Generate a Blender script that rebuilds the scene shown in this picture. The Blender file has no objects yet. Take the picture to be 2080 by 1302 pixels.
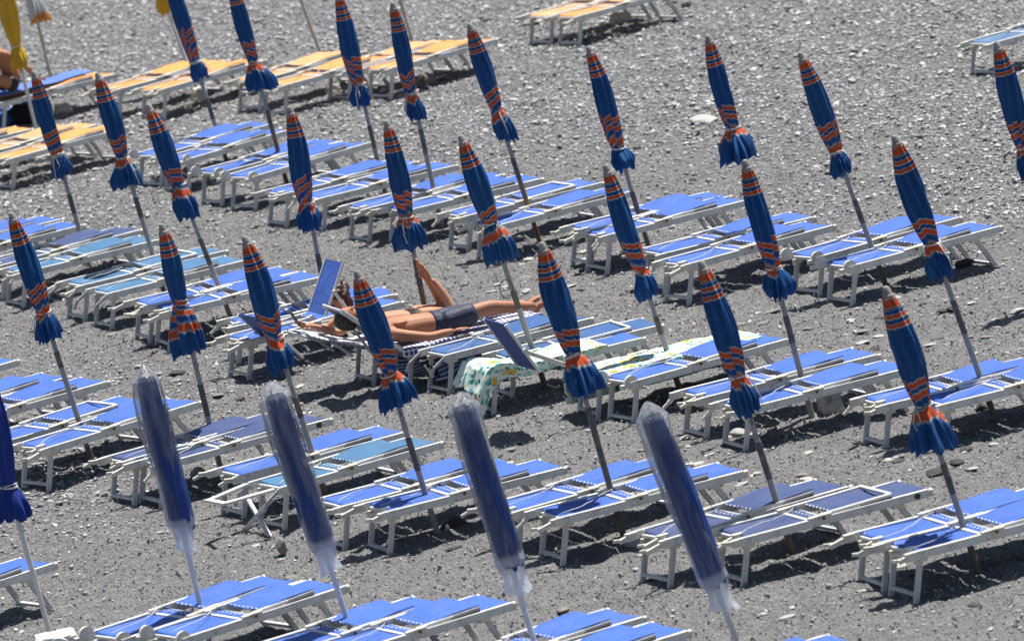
import bpy, bmesh, math, random
import numpy as np
from mathutils import Vector, Matrix
random.seed(7); RNG = np.random.default_rng(11)
scene = bpy.context.scene
col = scene.collection
# ------------------------------------------------------------------ camera
PITCH, ROLL, H, FPX = math.radians(10.5), math.radians(9.0), 10.6, 12809.0   # FPX: focal length for a 2080 px wide picture
cam_d = bpy.data.cameras.new('camera'); cam = bpy.data.objects.new('camera', cam_d); col.objects.link(cam)
fw = Vector((0, math.cos(PITCH), -math.sin(PITCH)))
up0 = Vector((0, math.sin(PITCH), math.cos(PITCH))); X0 = Vector((1, 0, 0))
# the world's up leans to the left in the photograph, so the camera is rolled the other way
CR, CU = X0*math.cos(ROLL) - up0*math.sin(ROLL), X0*math.sin(ROLL) + up0*math.cos(ROLL)
CO = Vector((0, 0, H))
cam.matrix_world = Matrix(((CR.x, CU.x, -fw.x, CO.x), (CR.y, CU.y, -fw.y, CO.y), (CR.z, CU.z, -fw.z, CO.z), (0, 0, 0, 1)))
cam_d.sensor_width = 36; cam_d.lens = 36*FPX/2080
cam_d.clip_start = 1; cam_d.clip_end = 6000
cam_d.dof.use_dof = True; cam_d.dof.focus_distance = 53.5; cam_d.dof.aperture_fstop = 3.3
scene.camera = cam
# ------------------------------------------------------------------ light
SUN = Vector((0.51, 0.64, 2.36)).normalized()          # towards the sun
EL, AZ = math.asin(SUN.z), math.atan2(SUN.x, SUN.y)
w = bpy.data.worlds.new('World'); scene.world = w; w.use_nodes = True
nt = w.node_tree; nt.nodes.clear()
sky = nt.nodes.new('ShaderNodeTexSky'); sky.sky_type = 'NISHITA'; sky.sun_disc = False
sky.sun_elevation = EL; sky.sun_rotation = AZ; sky.dust_density = 1.0
bg = nt.nodes.new('ShaderNodeBackground'); bg.inputs[1].default_value = 0.05
wo = nt.nodes.new('ShaderNodeOutputWorld')
nt.links.new(sky.outputs[0], bg.inputs[0]); nt.links.new(bg.outputs[0], wo.inputs[0])
sl = bpy.data.lights.new('sun', 'SUN'); sl.energy = 5.0; sl.angle = math.radians(0.53); sl.color = (1.0, 0.965, 0.91)
so = bpy.data.objects.new('sun', sl); col.objects.link(so)
so.rotation_euler = (-SUN).to_track_quat('-Z', 'Y').to_euler(); so.location = (10, 60, 60)
vs = scene.view_settings; vs.view_transform = 'Standard'; vs.look = 'None'; vs.gamma = 1; vs.exposure = 0.72; vs.use_curve_mapping = False
scene.render.engine = 'CYCLES'; scene.cycles.max_bounces = 6; scene.cycles.transparent_max_bounces = 12
scene.cycles.use_denoising = True

def ray(px, py):
    return (CR*((px-1040)/FPX) + CU*(-(py-651)/FPX) + fw).normalized()
def at(px, py, z=0.0):                                 # point of the photograph -> world point at height z
    d = ray(px, py); t = (z-CO.z)/d.z
    return CO + d*t
def at_depth(px, py, y):                               # same, on the vertical plane y = const
    d = ray(px, py); return CO + d*((y-CO.y)/d.y)

# ------------------------------------------------------------------ materials
def ramp(nt, fac, stops, interp='LINEAR'):
    r = nt.nodes.new('ShaderNodeValToRGB'); r.color_ramp.interpolation = interp
    e = r.color_ramp.elements
    while len(e) > 1: e.remove(e[-1])
    e[0].position = stops[0][0]; e[0].color = (*stops[0][1], 1)
    for p, c in stops[1:]:
        n = e.new(p); n.color = (*c, 1)
    if fac is not None: nt.links.new(fac, r.inputs[0])
    return r.outputs[0]
def noise(nt, scale, detail=3, rough=.55, coords='Object', dist=0.0, vec=None):
    n = nt.nodes.new('ShaderNodeTexNoise'); n.inputs['Scale'].default_value = scale
    n.inputs['Detail'].default_value = detail; n.inputs['Roughness'].default_value = rough; n.inputs['Distortion'].default_value = dist
    if vec is None:
        tc = nt.nodes.new('ShaderNodeTexCoord'); vec = tc.outputs[coords]
    nt.links.new(vec, n.inputs['Vector'])
    return n.outputs['Fac']
def mix(nt, fac, a, b, mode='MIX'):
    m = nt.nodes.new('ShaderNodeMix'); m.data_type = 'RGBA'; m.blend_type = mode
    for s, v in ((m.inputs[0], fac), (m.inputs[6], a), (m.inputs[7], b)):
        if isinstance(v, (int, float)): s.default_value = v
        elif isinstance(v, tuple): s.default_value = (*v, 1)
        else: nt.links.new(v, s)
    return m.outputs[2]
def math_n(nt, op, a, b=None):
    m = nt.nodes.new('ShaderNodeMath'); m.operation = op
    for i, v in enumerate((a, b)):
        if v is None: continue
        if isinstance(v, (int, float)): m.inputs[i].default_value = v
        else: nt.links.new(v, m.inputs[i])
    return m.outputs[0]
def base_mat(name, rough=.6, spec=.4):
    m = bpy.data.materials.new(name); m.use_nodes = True
    b = m.node_tree.nodes['Principled BSDF']
    b.inputs['Roughness'].default_value = rough; b.inputs['Specular IOR Level'].default_value = spec
    return m, m.node_tree, b
def bump(nt, b, h, strength, dist=.02):
    n = nt.nodes.new('ShaderNodeBump'); n.inputs['Strength'].default_value = strength; n.inputs['Distance'].default_value = dist
    nt.links.new(h, n.inputs['Height']); nt.links.new(n.outputs[0], b.inputs['Normal'])
def simple(name, c, rough=.6, spec=.4, var=.18, scale=9, metal=0.0, dirt=None, dirt_scale=5, bstr=0.0, coords='Object'):
    m, nt, b = base_mat(name, rough, spec); b.inputs['Metallic'].default_value = metal
    n = noise(nt, scale, 4, coords=coords)
    c0 = tuple(max(0, v*(1-var)) for v in c); c1 = tuple(min(1, v*(1+var)) for v in c)
    o = ramp(nt, n, [(.3, c0), (.7, c1)])
    if dirt:
        d = ramp(nt, noise(nt, dirt_scale, 6, .7, coords=coords), [(.52, (0, 0, 0)), (.68, (1, 1, 1))])
        o = mix(nt, d, o, dirt)
    nt.links.new(o, b.inputs['Base Color'])
    if bstr: bump(nt, b, noise(nt, scale*4, 4, coords=coords), bstr, .01)
    return m
M = {}
M['alu'] = simple('white_aluminium', (.69, .685, .67), .38, .5, .08, 6, dirt=(.42, .40, .36), dirt_scale=7)
M['leg'] = simple('worn_aluminium', (.57, .57, .575), .45, .5, .10, 6, dirt=(.36, .345, .32), dirt_scale=6)
M['plastic'] = simple('aged_white_plastic', (.70, .67, .58), .5, .4, .10, 8, dirt=(.50, .42, .30), dirt_scale=9)
M['dark'] = simple('dark_trim', (.045, .045, .05), .5, .4, .2, 8)
M['greybar'] = simple('grey_bar', (.40, .40, .41), .35, .5, .1, 8)
M['cord'] = simple('white_cord', (.70, .68, .62), .8, .2, .1, 20)
M['bolt'] = simple('rusty_bolt', (.13, .10, .08), .6, .4, .3, 30)
M['eyelet'] = simple('white_eyelet', (.75, .75, .75), .5, .4, .05, 20)
M['cap'] = simple('grey_finial', (.27, .265, .25), .65, .3, .2, 14)
M['pole'] = simple('grey_pole', (.31, .30, .295), .5, .4, .14, 7, dirt=(.25, .22, .19), dirt_scale=9)
M['pole_white'] = simple('white_pole', (.62, .62, .62), .4, .5, .06, 6)
M['pole_dark'] = simple('dark_pole', (.095, .090, .090), .55, .4, .25, 9, dirt=(.20, .19, .18), dirt_scale=11)
M['pole_wood'] = simple('wood_pole', (.21, .135, .075), .65, .3, .25, 9, dirt=(.12, .085, .055), dirt_scale=12)
M['pole_grime'] = simple('grimy_pole', (.15, .13, .105), .65, .3, .25, 9, dirt=(.07, .06, .05), dirt_scale=12)
M['pole_pale'] = simple('pale_wood_pole', (.55, .45, .36), .6, .3, .12, 9)
M['concrete'] = simple('pale_concrete', (.46, .455, .44), .9, .2, .1, 9, dirt=(.28, .28, .27), dirt_scale=14, bstr=.5)
M['concrete_warm'] = simple('warm_concrete', (.62, .58, .52), .9, .2, .1, 9, dirt=(.42, .38, .33), dirt_scale=10, bstr=.5)
M['rock_dark'] = simple('dark_rock', (.055, .053, .052), .8, .3, .3, 12, dirt=(.12, .115, .11), dirt_scale=14, bstr=.6)
M['rock_grey'] = simple('grey_rock', (.25, .235, .21), .85, .3, .25, 12, dirt=(.13, .12, .10), dirt_scale=14, bstr=.6)
M['rock_pale'] = simple('pale_rock', (.39, .38, .365), .8, .3, .12, 12, dirt=(.33, .32, .30), dirt_scale=14, bstr=.4)
M['white_box'] = simple('white_plastic_box', (.78, .77, .74), .45, .5, .03, 4)
M['phone'] = simple('dark_phone', (.03, .03, .035), .2, .6, .1, 9)
M['black_bag'] = simple('black_bag', (.018, .018, .02), .8, .3, .3, 14, bstr=.4)
M['blue_bag'] = simple('blue_bag', (.03, .14, .42), .7, .3, .25, 14, bstr=.4)
def canvas(name, c, sheer=.0):
    m, nt, b = base_mat(name, .62, .32)
    tc = nt.nodes.new('ShaderNodeTexCoord')
    n = noise(nt, 3.5, 5, .6); n2 = noise(nt, 40, 2, .5)
    o = ramp(nt, n, [(.28, tuple(v*.80 for v in c)), (.72, tuple(min(1, v*1.18) for v in c))])
    o = mix(nt, math_n(nt, 'MULTIPLY', n2, .25), o, tuple(min(1, v*1.5+.02) for v in c))
    at_ = nt.nodes.new('ShaderNodeObjectInfo')
    o = mix(nt, math_n(nt, 'MULTIPLY', at_.outputs['Random'], .30), o, tuple(min(1, v*.72+.012) for v in c))
    ob = nt.nodes.new('ShaderNodeVectorMath'); ob.operation = 'ADD'; nt.links.new(tc.outputs['Object'], ob.inputs[0])
    rv = nt.nodes.new('ShaderNodeCombineXYZ'); nt.links.new(math_n(nt, 'MULTIPLY', at_.outputs['Random'], 37.0), rv.inputs[0]); nt.links.new(rv.outputs[0], ob.inputs[1])
    dust = ramp(nt, noise(nt, 5, 7, .72, vec=ob.outputs[0]), [(.45, (0, 0, 0)), (.75, (.34, .34, .34))])
    o = mix(nt, dust, o, tuple(.5*v+.12 for v in c))
    stain = ramp(nt, noise(nt, 2.6, 6, .7, dist=.4, vec=ob.outputs[0]), [(.56, (0, 0, 0)), (.66, (.30, .30, .30))])
    o = mix(nt, stain, o, tuple(v*.55 for v in c))
    nt.links.new(o, b.inputs['Base Color'])
    b.inputs['Sheen Weight'].default_value = .25; b.inputs['Sheen Tint'].default_value = (*[min(1, v*1.2+.1) for v in c], 1)
    bump(nt, b, math_n(nt, 'ADD', noise(nt, 6, 5, .6, vec=ob.outputs[0]), math_n(nt, 'MULTIPLY', noise(nt, 22, 3, vec=ob.outputs[0]), .4)), .55, .02)
    return m
M['dark_blue'] = canvas('dark_blue_canvas', (.014, .050, .225))  # blue canvas darkened: the shade on panel undersides is put into its colour
M['blue'] = canvas('blue_canvas', (.036, .106, .42))
M['royal'] = canvas('royal_blue_canvas', (.030, .10, .34))
M['teal'] = canvas('teal_canvas', (.040, .130, .25))
M['navy'] = canvas('navy_canvas', (.027, .050, .145))
M['petrol'] = canvas('petrol_blue_canvas', (.024, .082, .23))
M['orange'] = canvas('orange_canvas', (.66, .28, .075))
M['peach'] = canvas('faded_orange_canvas', (.62, .33, .14))
M['slate'] = canvas('slate_blue_canvas', (.065, .14, .26))
M['towel_blue'] = canvas('blue_towel', (.08, .17, .55))
M['shorts'] = canvas('navy_shorts', (.017, .023, .058))
M['black_cloth'] = canvas('black_swim_cloth', (.012, .012, .014))
# striped umbrella cloth: bands along the rib, read from the mesh attribute 's'
def stripes(name, stops):
    m, nt, b = base_mat(name, .72, .25)
    a = nt.nodes.new('ShaderNodeAttribute'); a.attribute_name = 's'
    o = ramp(nt, a.outputs['Fac'], stops, 'CONSTANT')
    rb = nt.nodes.new('ShaderNodeAttribute'); rb.attribute_name = 'rib'      # sewn rib seams
    o = mix(nt, ramp(nt, rb.outputs['Fac'], [(.86, (0, 0, 0)), (.95, (.26, .26, .26))]), o, mix(nt, .3, o, (.40, .55, .80)))
    oi = nt.nodes.new('ShaderNodeObjectInfo')
    o = mix(nt, math_n(nt, 'MULTIPLY', oi.outputs['Random'], .10), o, mix(nt, .5, o, (.10, .16, .26)))
    n = noise(nt, 6, 5, .6)
    o = mix(nt, .55, o, ramp(nt, n, [(.3, (.62, .62, .62)), (.7, (1, 1, 1))]), 'MULTIPLY')
    nt.links.new(o, b.inputs['Base Color'])
    bump(nt, b, noise(nt, 45, 3), .2, .004)
    return m
UB, UO, UW, UK = (.004, .064, .215), (.54, .078, .016), (.46, .44, .40), (.02, .025, .045)
def band(lo, hi): return [(lo, UW), (lo+.006, UO), (hi-.006, UW), (hi, UB)]
M['striped'] = stripes('blue_orange_striped_cloth', [(0, UO), (.076, UW), (.081, UK), (.086, UW), (.090, UB)] + band(.114, .150) + band(.172, .208)
                       + band(.565, .612) + band(.640, .690) + [(.735, UW), (.742, UB), (.748, UW), (.754, UO), (.815, UW), (.821, UB), (.827, UW), (.832, UB), (.975, (.010, .075, .25))])
M['plainblue'] = stripes('plain_blue_cloth', [(0, (.008, .032, .24))])
M['yellow'] = stripes('yellow_cloth', [(0, (.62, .38, .025))])
M['cream'] = stripes('cream_orange_edged_cloth', [(0, (.66, .64, .62)), (.95, (.75, .33, .06))])
M['wrapped'] = stripes('navy_blue_cloth', [(0, (.022, .060, .235))])
m, nt_, b = base_mat('clear_plastic_sleeve', .22, .5)
nt_.nodes.remove(b)
tr = nt_.nodes.new('ShaderNodeBsdfTransparent'); df = nt_.nodes.new('ShaderNodeBsdfTranslucent'); d2 = nt_.nodes.new('ShaderNodeBsdfDiffuse'); gl = nt_.nodes.new('ShaderNodeBsdfGlossy')
df.inputs[0].default_value = (.85, .87, .92, 1); d2.inputs[0].default_value = (.85, .87, .92, 1); gl.inputs['Roughness'].default_value = .28
a1 = nt_.nodes.new('ShaderNodeMixShader'); a2 = nt_.nodes.new('ShaderNodeMixShader'); a3 = nt_.nodes.new('ShaderNodeMixShader')
a1.inputs[0].default_value = .5; nt_.links.new(df.outputs[0], a1.inputs[1]); nt_.links.new(d2.outputs[0], a1.inputs[2])
a2.inputs[0].default_value = .12; nt_.links.new(a1.outputs[0], a2.inputs[1]); nt_.links.new(gl.outputs[0], a2.inputs[2])
sa = nt_.nodes.new('ShaderNodeAttribute'); sa.attribute_name = 's'      # milky where the film is gathered in folds
tcs = nt_.nodes.new('ShaderNodeTexCoord'); mps = nt_.nodes.new('ShaderNodeMapping'); mps.inputs['Scale'].default_value = (16, 16, 2.4); nt_.links.new(tcs.outputs['Object'], mps.inputs['Vector'])
fo = ramp(nt_, noise(nt_, 1.0, 4, .6, dist=.8, vec=mps.outputs[0]), [(.40, (.04, .04, .04)), (.80, (.36, .36, .36))])
lw = nt_.nodes.new('ShaderNodeLayerWeight'); lw.inputs[0].default_value = .35
fo = math_n(nt_, 'ADD', fo, math_n(nt_, 'MULTIPLY', math_n(nt_, 'POWER', lw.outputs['Facing'], 2.2), .34))
nt_.links.new(math_n(nt_, 'MINIMUM', math_n(nt_, 'ADD', fo, sa.outputs['Fac']), .93), a3.inputs[0])
nt_.links.new(tr.outputs[0], a3.inputs[1]); nt_.links.new(a2.outputs[0], a3.inputs[2])
cr = nt_.nodes.new('ShaderNodeTexVoronoi'); cr.feature = 'DISTANCE_TO_EDGE'; cr.inputs['Scale'].default_value = 1.0
mp2 = nt_.nodes.new('ShaderNodeMapping'); mp2.inputs['Scale'].default_value = (17, 17, 6); nt_.links.new(tcs.outputs['Object'], mp2.inputs['Vector'])
nd = nt_.nodes.new('ShaderNodeTexNoise'); nd.inputs['Scale'].default_value = 2; nt_.links.new(mp2.outputs[0], nd.inputs['Vector'])
va = nt_.nodes.new('ShaderNodeMixRGB'); va.blend_type = 'ADD'; va.inputs[0].default_value = 1.2; nt_.links.new(mp2.outputs[0], va.inputs[1]); nt_.links.new(nd.outputs['Color'], va.inputs[2]); nt_.links.new(va.outputs[0], cr.inputs['Vector'])
bp = nt_.nodes.new('ShaderNodeBump'); bp.inputs['Strength'].default_value = .8; bp.inputs['Distance'].default_value = .02; nt_.links.new(cr.outputs['Distance'], bp.inputs['Height'])
g2 = nt_.nodes.new('ShaderNodeBsdfGlossy'); g2.inputs['Roughness'].default_value = .16; nt_.links.new(bp.outputs[0], g2.inputs['Normal']); nt_.links.new(bp.outputs[0], d2.inputs['Normal'])
a4 = nt_.nodes.new('ShaderNodeMixShader'); fr_ = nt_.nodes.new('ShaderNodeFresnel'); fr_.inputs[0].default_value = 1.22; nt_.links.new(bp.outputs[0], fr_.inputs['Normal'])
nt_.links.new(fr_.outputs[0], a4.inputs[0]); nt_.links.new(a3.outputs[0], a4.inputs[1]); nt_.links.new(g2.outputs[0], a4.inputs[2])
nt_.links.new(a4.outputs[0], nt_.nodes['Material Output'].inputs[0]); M['sleeve'] = m
def skin(name, c, c2):
    m, nt, b = base_mat(name, .58, .32)
    o = ramp(nt, noise(nt, 7, 6, .65), [(.3, c), (.7, c2)])
    o = mix(nt, ramp(nt, noise(nt, 2.2, 3), [(.45, (0, 0, 0)), (.7, (.5, .5, .5))]), o, (c[0]*.95, c[1]*.70, c[2]*.62))
    bump(nt, b, noise(nt, 60, 4, .7), .25, .004)
    nt.links.new(o, b.inputs['Base Color']); b.inputs['Subsurface Weight'].default_value = .12
    b.inputs['Subsurface Radius'].default_value = (.02, .008, .004)
    return m
M['skin_man'] = skin('tanned_skin', (.33, .145, .080), (.43, .205, .118))
M['skin_woman'] = skin('fair_tanned_skin', (.42, .20, .115), (.54, .28, .17))
M['skin_back'] = skin('dark_tanned_skin', (.36, .16, .085), (.45, .21, .12))
M['hair_brown'] = simple('auburn_hair', (.050, .020, .012), .5, .5, .5, 40)
M['hair_grey'] = simple('greying_hair', (.07, .065, .062), .6, .4, .5, 50)
M['eye'] = simple('eye', (.05, .04, .035), .2, .6, .2, 30)
def plaid():
    m, nt, b = base_mat('navy_white_plaid_towel', .85, .2)
    uv = nt.nodes.new('ShaderNodeUVMap'); sp = nt.nodes.new('ShaderNodeSeparateXYZ'); nt.links.new(uv.outputs[0], sp.inputs[0])
    def lines(s, n, wd):
        f = math_n(nt, 'FRACT', math_n(nt, 'MULTIPLY', s, n))
        return math_n(nt, 'LESS_THAN', f, wd)
    l = math_n(nt, 'MAXIMUM', lines(sp.outputs[0], 36.0, .24), lines(sp.outputs[1], 30.0, .24))
    o = mix(nt, l, ramp(nt, noise(nt, 9, 4), [(.3, (.045, .065, .20)), (.7, (.085, .11, .30))]), (.78, .78, .80))
    nt.links.new(o, b.inputs['Base Color']); bump(nt, b, noise(nt, 30, 3), .4, .008)
    return m
M['plaid'] = plaid()
def plaid_white():
    m, nt, b = base_mat('white_towel_with_blue_check', .85, .2)
    uv = nt.nodes.new('ShaderNodeUVMap'); sp = nt.nodes.new('ShaderNodeSeparateXYZ'); nt.links.new(uv.outputs[0], sp.inputs[0])
    def lines(s, n, wd): return math_n(nt, 'LESS_THAN', math_n(nt, 'FRACT', math_n(nt, 'MULTIPLY', s, n)), wd)
    l = math_n(nt, 'MAXIMUM', lines(sp.outputs[0], 34.0, .16), lines(sp.outputs[1], 30.0, .16))
    nt.links.new(mix(nt, l, (.76, .77, .79), (.10, .13, .30)), b.inputs['Base Color']); bump(nt, b, noise(nt, 30, 3), .4, .008)
    return m
M['check'] = plaid_white()
def floral():
    m, nt, b = base_mat('floral_print_towel', .85, .2)
    uv = nt.nodes.new('ShaderNodeMapping'); uv.inputs['Scale'].default_value = (1.7, 1.7, 1.7); u0 = nt.nodes.new('ShaderNodeUVMap'); nt.links.new(u0.outputs[0], uv.inputs['Vector'])
    def vor(scale, feature='F1', rnd=1.0):
        v = nt.nodes.new('ShaderNodeTexVoronoi'); v.inputs['Scale'].default_value = scale; v.feature = feature
        v.inputs['Randomness'].default_value = rnd
        nt.links.new(wp, v.inputs['Vector']); return v
    nz = nt.nodes.new('ShaderNodeTexNoise'); nz.inputs['Scale'].default_value = 14; nz.inputs['Detail'].default_value = 2
    nt.links.new(uv.outputs[0], nz.inputs['Vector'])
    vm = nt.nodes.new('ShaderNodeMixRGB'); vm.blend_type = 'ADD'; vm.inputs[0].default_value = .07
    nt.links.new(uv.outputs[0], vm.inputs[1]); nt.links.new(nz.outputs['Color'], vm.inputs[2]); wp = vm.outputs[0]
    leaf = vor(24); d = leaf.outputs['Distance']
    lm = math_n(nt, 'LESS_THAN', d, .48)
    pick = nt.nodes.new('ShaderNodeSeparateColor'); nt.links.new(leaf.outputs['Color'], pick.inputs[0])
    lc = ramp(nt, pick.outputs[0], [(0, (.05, .30, .27)), (.45, (.16, .52, .50)), (.72, (.03, .20, .13)), (.88, (.30, .55, .50))], 'CONSTANT')
    o = mix(nt, math_n(nt, 'MULTIPLY', lm, math_n(nt, 'GREATER_THAN', pick.outputs[1], .22)), (.72, .79, .70), lc)
    fl = vor(7.0); fd = fl.outputs['Distance']
    pick2 = nt.nodes.new('ShaderNodeSeparateColor'); nt.links.new(fl.outputs['Color'], pick2.inputs[0])
    on = math_n(nt, 'GREATER_THAN', pick2.outputs[1], .35)
    ring = math_n(nt, 'MULTIPLY', math_n(nt, 'LESS_THAN', fd, .36), on); o = mix(nt, ring, o, (.74, .46, .07))
    core = math_n(nt, 'MULTIPLY', math_n(nt, 'LESS_THAN', fd, .20), on); o = mix(nt, core, o, (.05, .24, .13))
    heart = math_n(nt, 'MULTIPLY', math_n(nt, 'LESS_THAN', fd, .08), on); o = mix(nt, heart, o, (.80, .80, .70))
    nt.links.new(o, b.inputs['Base Color']); bump(nt, b, noise(nt, 30, 3), .3, .006)
    return m
M['floral'] = floral()
def striped_cloth():
    m, nt, b = base_mat('blue_white_striped_cloth', .85, .2)
    uv = nt.nodes.new('ShaderNodeUVMap'); sp = nt.nodes.new('ShaderNodeSeparateXYZ'); nt.links.new(uv.outputs[0], sp.inputs[0])
    f = math_n(nt, 'FRACT', math_n(nt, 'MULTIPLY', math_n(nt, 'ADD', sp.outputs[1], math_n(nt, 'MULTIPLY', noise(nt, 9, 2), .08)), 7))
    o = mix(nt, math_n(nt, 'LESS_THAN', f, .35), ramp(nt, noise(nt, 9, 4), [(.3, (.05, .07, .18)), (.7, (.10, .13, .27))]), (.55, .58, .66))
    nt.links.new(o, b.inputs['Base Color']); bump(nt, b, noise(nt, 25, 3), .5, .01)
    return m
M['stripecloth'] = striped_cloth()
# ------------------------------------------------------------------ mesh helpers
class MB:
    def __init__(s): s.v = []; s.f = []; s.a = []; s.uv = []
    def add(s, vs, fs, a=None, uv=None):
        k = len(s.v); s.v += [tuple(p) for p in vs]; s.f += [tuple(i+k for i in f) for f in fs]
        s.a += list(a) if a is not None else [0.0]*len(vs)
        s.uv += list(uv) if uv is not None else [(0, 0)]*len(vs)
    def box(s, x0, x1, y0, y1, z0, z1):
        s.add([(x, y, z) for x in (x0, x1) for y in (y0, y1) for z in (z0, z1)], [(0, 1, 3, 2), (4, 6, 7, 5), (0, 4, 5, 1), (2, 3, 7, 6), (0, 2, 6, 4), (1, 5, 7, 3)])
    def bar(s, p, q, a, b, up=(0, 0, 1), bev=.15):              # chamfered rectangular bar, a across, b along 'up'
        p, q, up = Vector(p), Vector(q), Vector(up); d = (q-p).normalized()
        sx = d.cross(up).normalized(); sz = sx.cross(d)
        c = min(a, b)*bev; hx, hz = a/2, b/2
        pr = [(-hx+c, -hz), (hx-c, -hz), (hx, -hz+c), (hx, hz-c), (hx-c, hz), (-hx+c, hz), (-hx, hz-c), (-hx, -hz+c)]
        vs = [p+sx*x+sz*z for x, z in pr] + [q+sx*x+sz*z for x, z in pr]
        fs = [(i, (i+1) % 8, (i+1) % 8+8, i+8) for i in range(8)] + [tuple(range(7, -1, -1)), tuple(range(8, 16))]
        s.add(vs, fs)
    def tube(s, pts, r, n=6, closed=False, cap=True):
        pts = [Vector(p) for p in pts]; rs = r if isinstance(r, (list, tuple)) else [r]*len(pts)
        vs = []; m = len(pts); ref = Vector((.3, .2, 1))
        for i, p in enumerate(pts):
            d = (pts[(i+1) % m]-pts[i-1]) if closed else (pts[min(i+1, m-1)]-pts[max(i-1, 0)])
            d = d.normalized(); r0 = ref if abs(d.dot(ref.normalized())) < .95 else Vector((1, 0, 0))
            x = d.cross(r0).normalized(); y = d.cross(x)
            vs += [p + (x*math.cos(6.2832*k/n)+y*math.sin(6.2832*k/n))*rs[i] for k in range(n)]
        fs = []
        for i in range(m if closed else m-1):
            j = (i+1) % m
            fs += [(i*n+k, i*n+(k+1) % n, j*n+(k+1) % n, j*n+k) for k in range(n)]
        if cap and not closed: fs += [tuple(range(n-1, -1, -1)), tuple(range((m-1)*n, m*n))]
        s.add(vs, fs)
    def sheet(s, fn, nu, nv, th=.006, uv=None):                  # fn(u,v)->point ; a closed thin cloth
        P = [[Vector(fn(i/nu, j/nv)) for j in range(nv+1)] for i in range(nu+1)]
        vs = []; uvs = []
        for off in (0, -th):
            for i in range(nu+1):
                for j in range(nv+1):
                    a = P[min(i+1, nu)][j]-P[max(i-1, 0)][j]; b = P[i][min(j+1, nv)]-P[i][max(j-1, 0)]
                    nrm = a.cross(b); nrm = nrm.normalized() if nrm.length > 1e-9 else Vector((0, 0, 1))
                    vs.append(P[i][j]+nrm*off); uvs.append(uv(i/nu, j/nv) if uv else (i/nu, j/nv))
        N = (nu+1)*(nv+1); W = nv+1; fs = []
        for i in range(nu):
            for j in range(nv):
                q = (i*W+j, (i+1)*W+j, (i+1)*W+j+1, i*W+j+1); fs.append(q); fs.append(tuple(x+N for x in q[::-1]))
        rim = [i*W for i in range(nu)] + [nu*W+j for j in range(nv)] + [i*W+nv for i in range(nu, 0, -1)] + [j for j in range(nv, 0, -1)]
        for k in range(len(rim)):
            a, b = rim[k], rim[(k+1) % len(rim)]; fs.append((b, a, a+N, b+N))
        s.add(vs, fs, uv=uvs)
    def disc(s, c, r, th, ax=1, a0=0, a1=6.2832, n=14):          # a flat (half) disc of thickness th, axis along y
        c = Vector(c); full = abs(a1-a0-6.2832) < 1e-3
        ring = [(math.cos(a0+(a1-a0)*k/n)*r, math.sin(a0+(a1-a0)*k/n)*r) for k in range(n if full else n+1)]
        m = len(ring); vs = []
        for o in (-th/2, th/2):
            for x, z in ring: vs.append(c+(Vector((x, o, z)) if ax == 1 else Vector((x, z, o)) if ax == 2 else Vector((o, x, z))))
        fs = [tuple(range(m)), tuple(range(2*m-1, m-1, -1))] + [(k, k+m, (k+1) % m+m, (k+1) % m) for k in range(m)]
        s.add(vs, fs)
    def mesh(s, name, mat, smooth=False, attr=False, uv=False, sharp=None, rib=None):
        me = bpy.data.meshes.new(name); me.from_pydata(s.v, [], s.f)
        me.materials.append(M[mat])
        if smooth: me.polygons.foreach_set('use_smooth', [True]*len(me.polygons))
        if attr:
            at_ = me.attributes.new('s', 'FLOAT', 'POINT'); at_.data.foreach_set('value', s.a)
        if rib is not None:
            ar = me.attributes.new('rib', 'FLOAT', 'POINT'); ar.data.foreach_set('value', rib)
        if uv:
            l = me.uv_layers.new(name='UVMap'); idx = np.zeros(len(me.loops), dtype=np.int32); me.loops.foreach_get('vertex_index', idx)
            l.data.foreach_set('uv', np.array(s.uv, dtype=np.float32)[idx].ravel())
        me.update()
        if sharp is not None and smooth:
            me.set_sharp_from_angle(angle=math.radians(sharp))
        return me
def add(name, me, parent=None, label=None, cat=None, group=None, kind=None):
    o = bpy.data.objects.new(name, me); col.objects.link(o)
    if parent is not None: o.parent = parent
    tag(o, label, cat, group, kind); return o
def tag(o, label=None, cat=None, group=None, kind=None):
    if label: o['label'] = label
    if cat: o['category'] = cat
    if group: o['group'] = group
    if kind: o['kind'] = kind
def empty(name, loc, rz=0.0, **k):
    o = bpy.data.objects.new(name, None); col.objects.link(o); o.location = loc; o.rotation_euler = (0, 0, rz); o.empty_display_size = .1
    tag(o, **k); return o
# ------------------------------------------------------------------ beach: pebble bands and sand (world control points)
CTRL = [(200,50,1),(700,50,1),(1250,60,1),(1800,60,1),(2000,250,1),(1600,200,1),(1100,250,1),(800,250,.95),(1980,400,.9),(1700,400,.8),(1500,390,.65),(1100,400,.45),
        (700,490,.3),(500,450,.55),(250,420,.8),(60,400,.9),(100,620,.35),(250,690,.4),(400,800,.5),(560,790,.35),(80,1000,1),(200,1060,.55),(150,1200,.35),(600,700,.3),(450,1080,.2),
        (700,1150,.12),(1000,1180,.1),(1300,1200,.12),(1600,1220,.18),(1900,1250,.25),(1100,900,.12),(900,840,.12),(1500,920,.15),(1850,940,.25),(1700,650,.2),(1900,640,.25),
        (1250,620,.3),(1000,560,.2),(820,520,.25),(1400,600,.2),(-200,300,1),(2300,300,1),(-200,900,1),(2300,900,.3),(2300,1300,.3),(-200,1400,.4),(1000,1500,.1),(1000,-200,1)]
CW = np.array([[*at(a, b).xy, c] for a, b, c in CTRL])
def gravel_at(x, y):
    num = np.zeros_like(x); den = np.zeros_like(x)
    for cx, cy, v in CW:
        w_ = 1.0/(((x-cx)**2+((y-cy)*.4)**2)+.05)**1.6
        num += w_*v; den += w_
    return num/den
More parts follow.
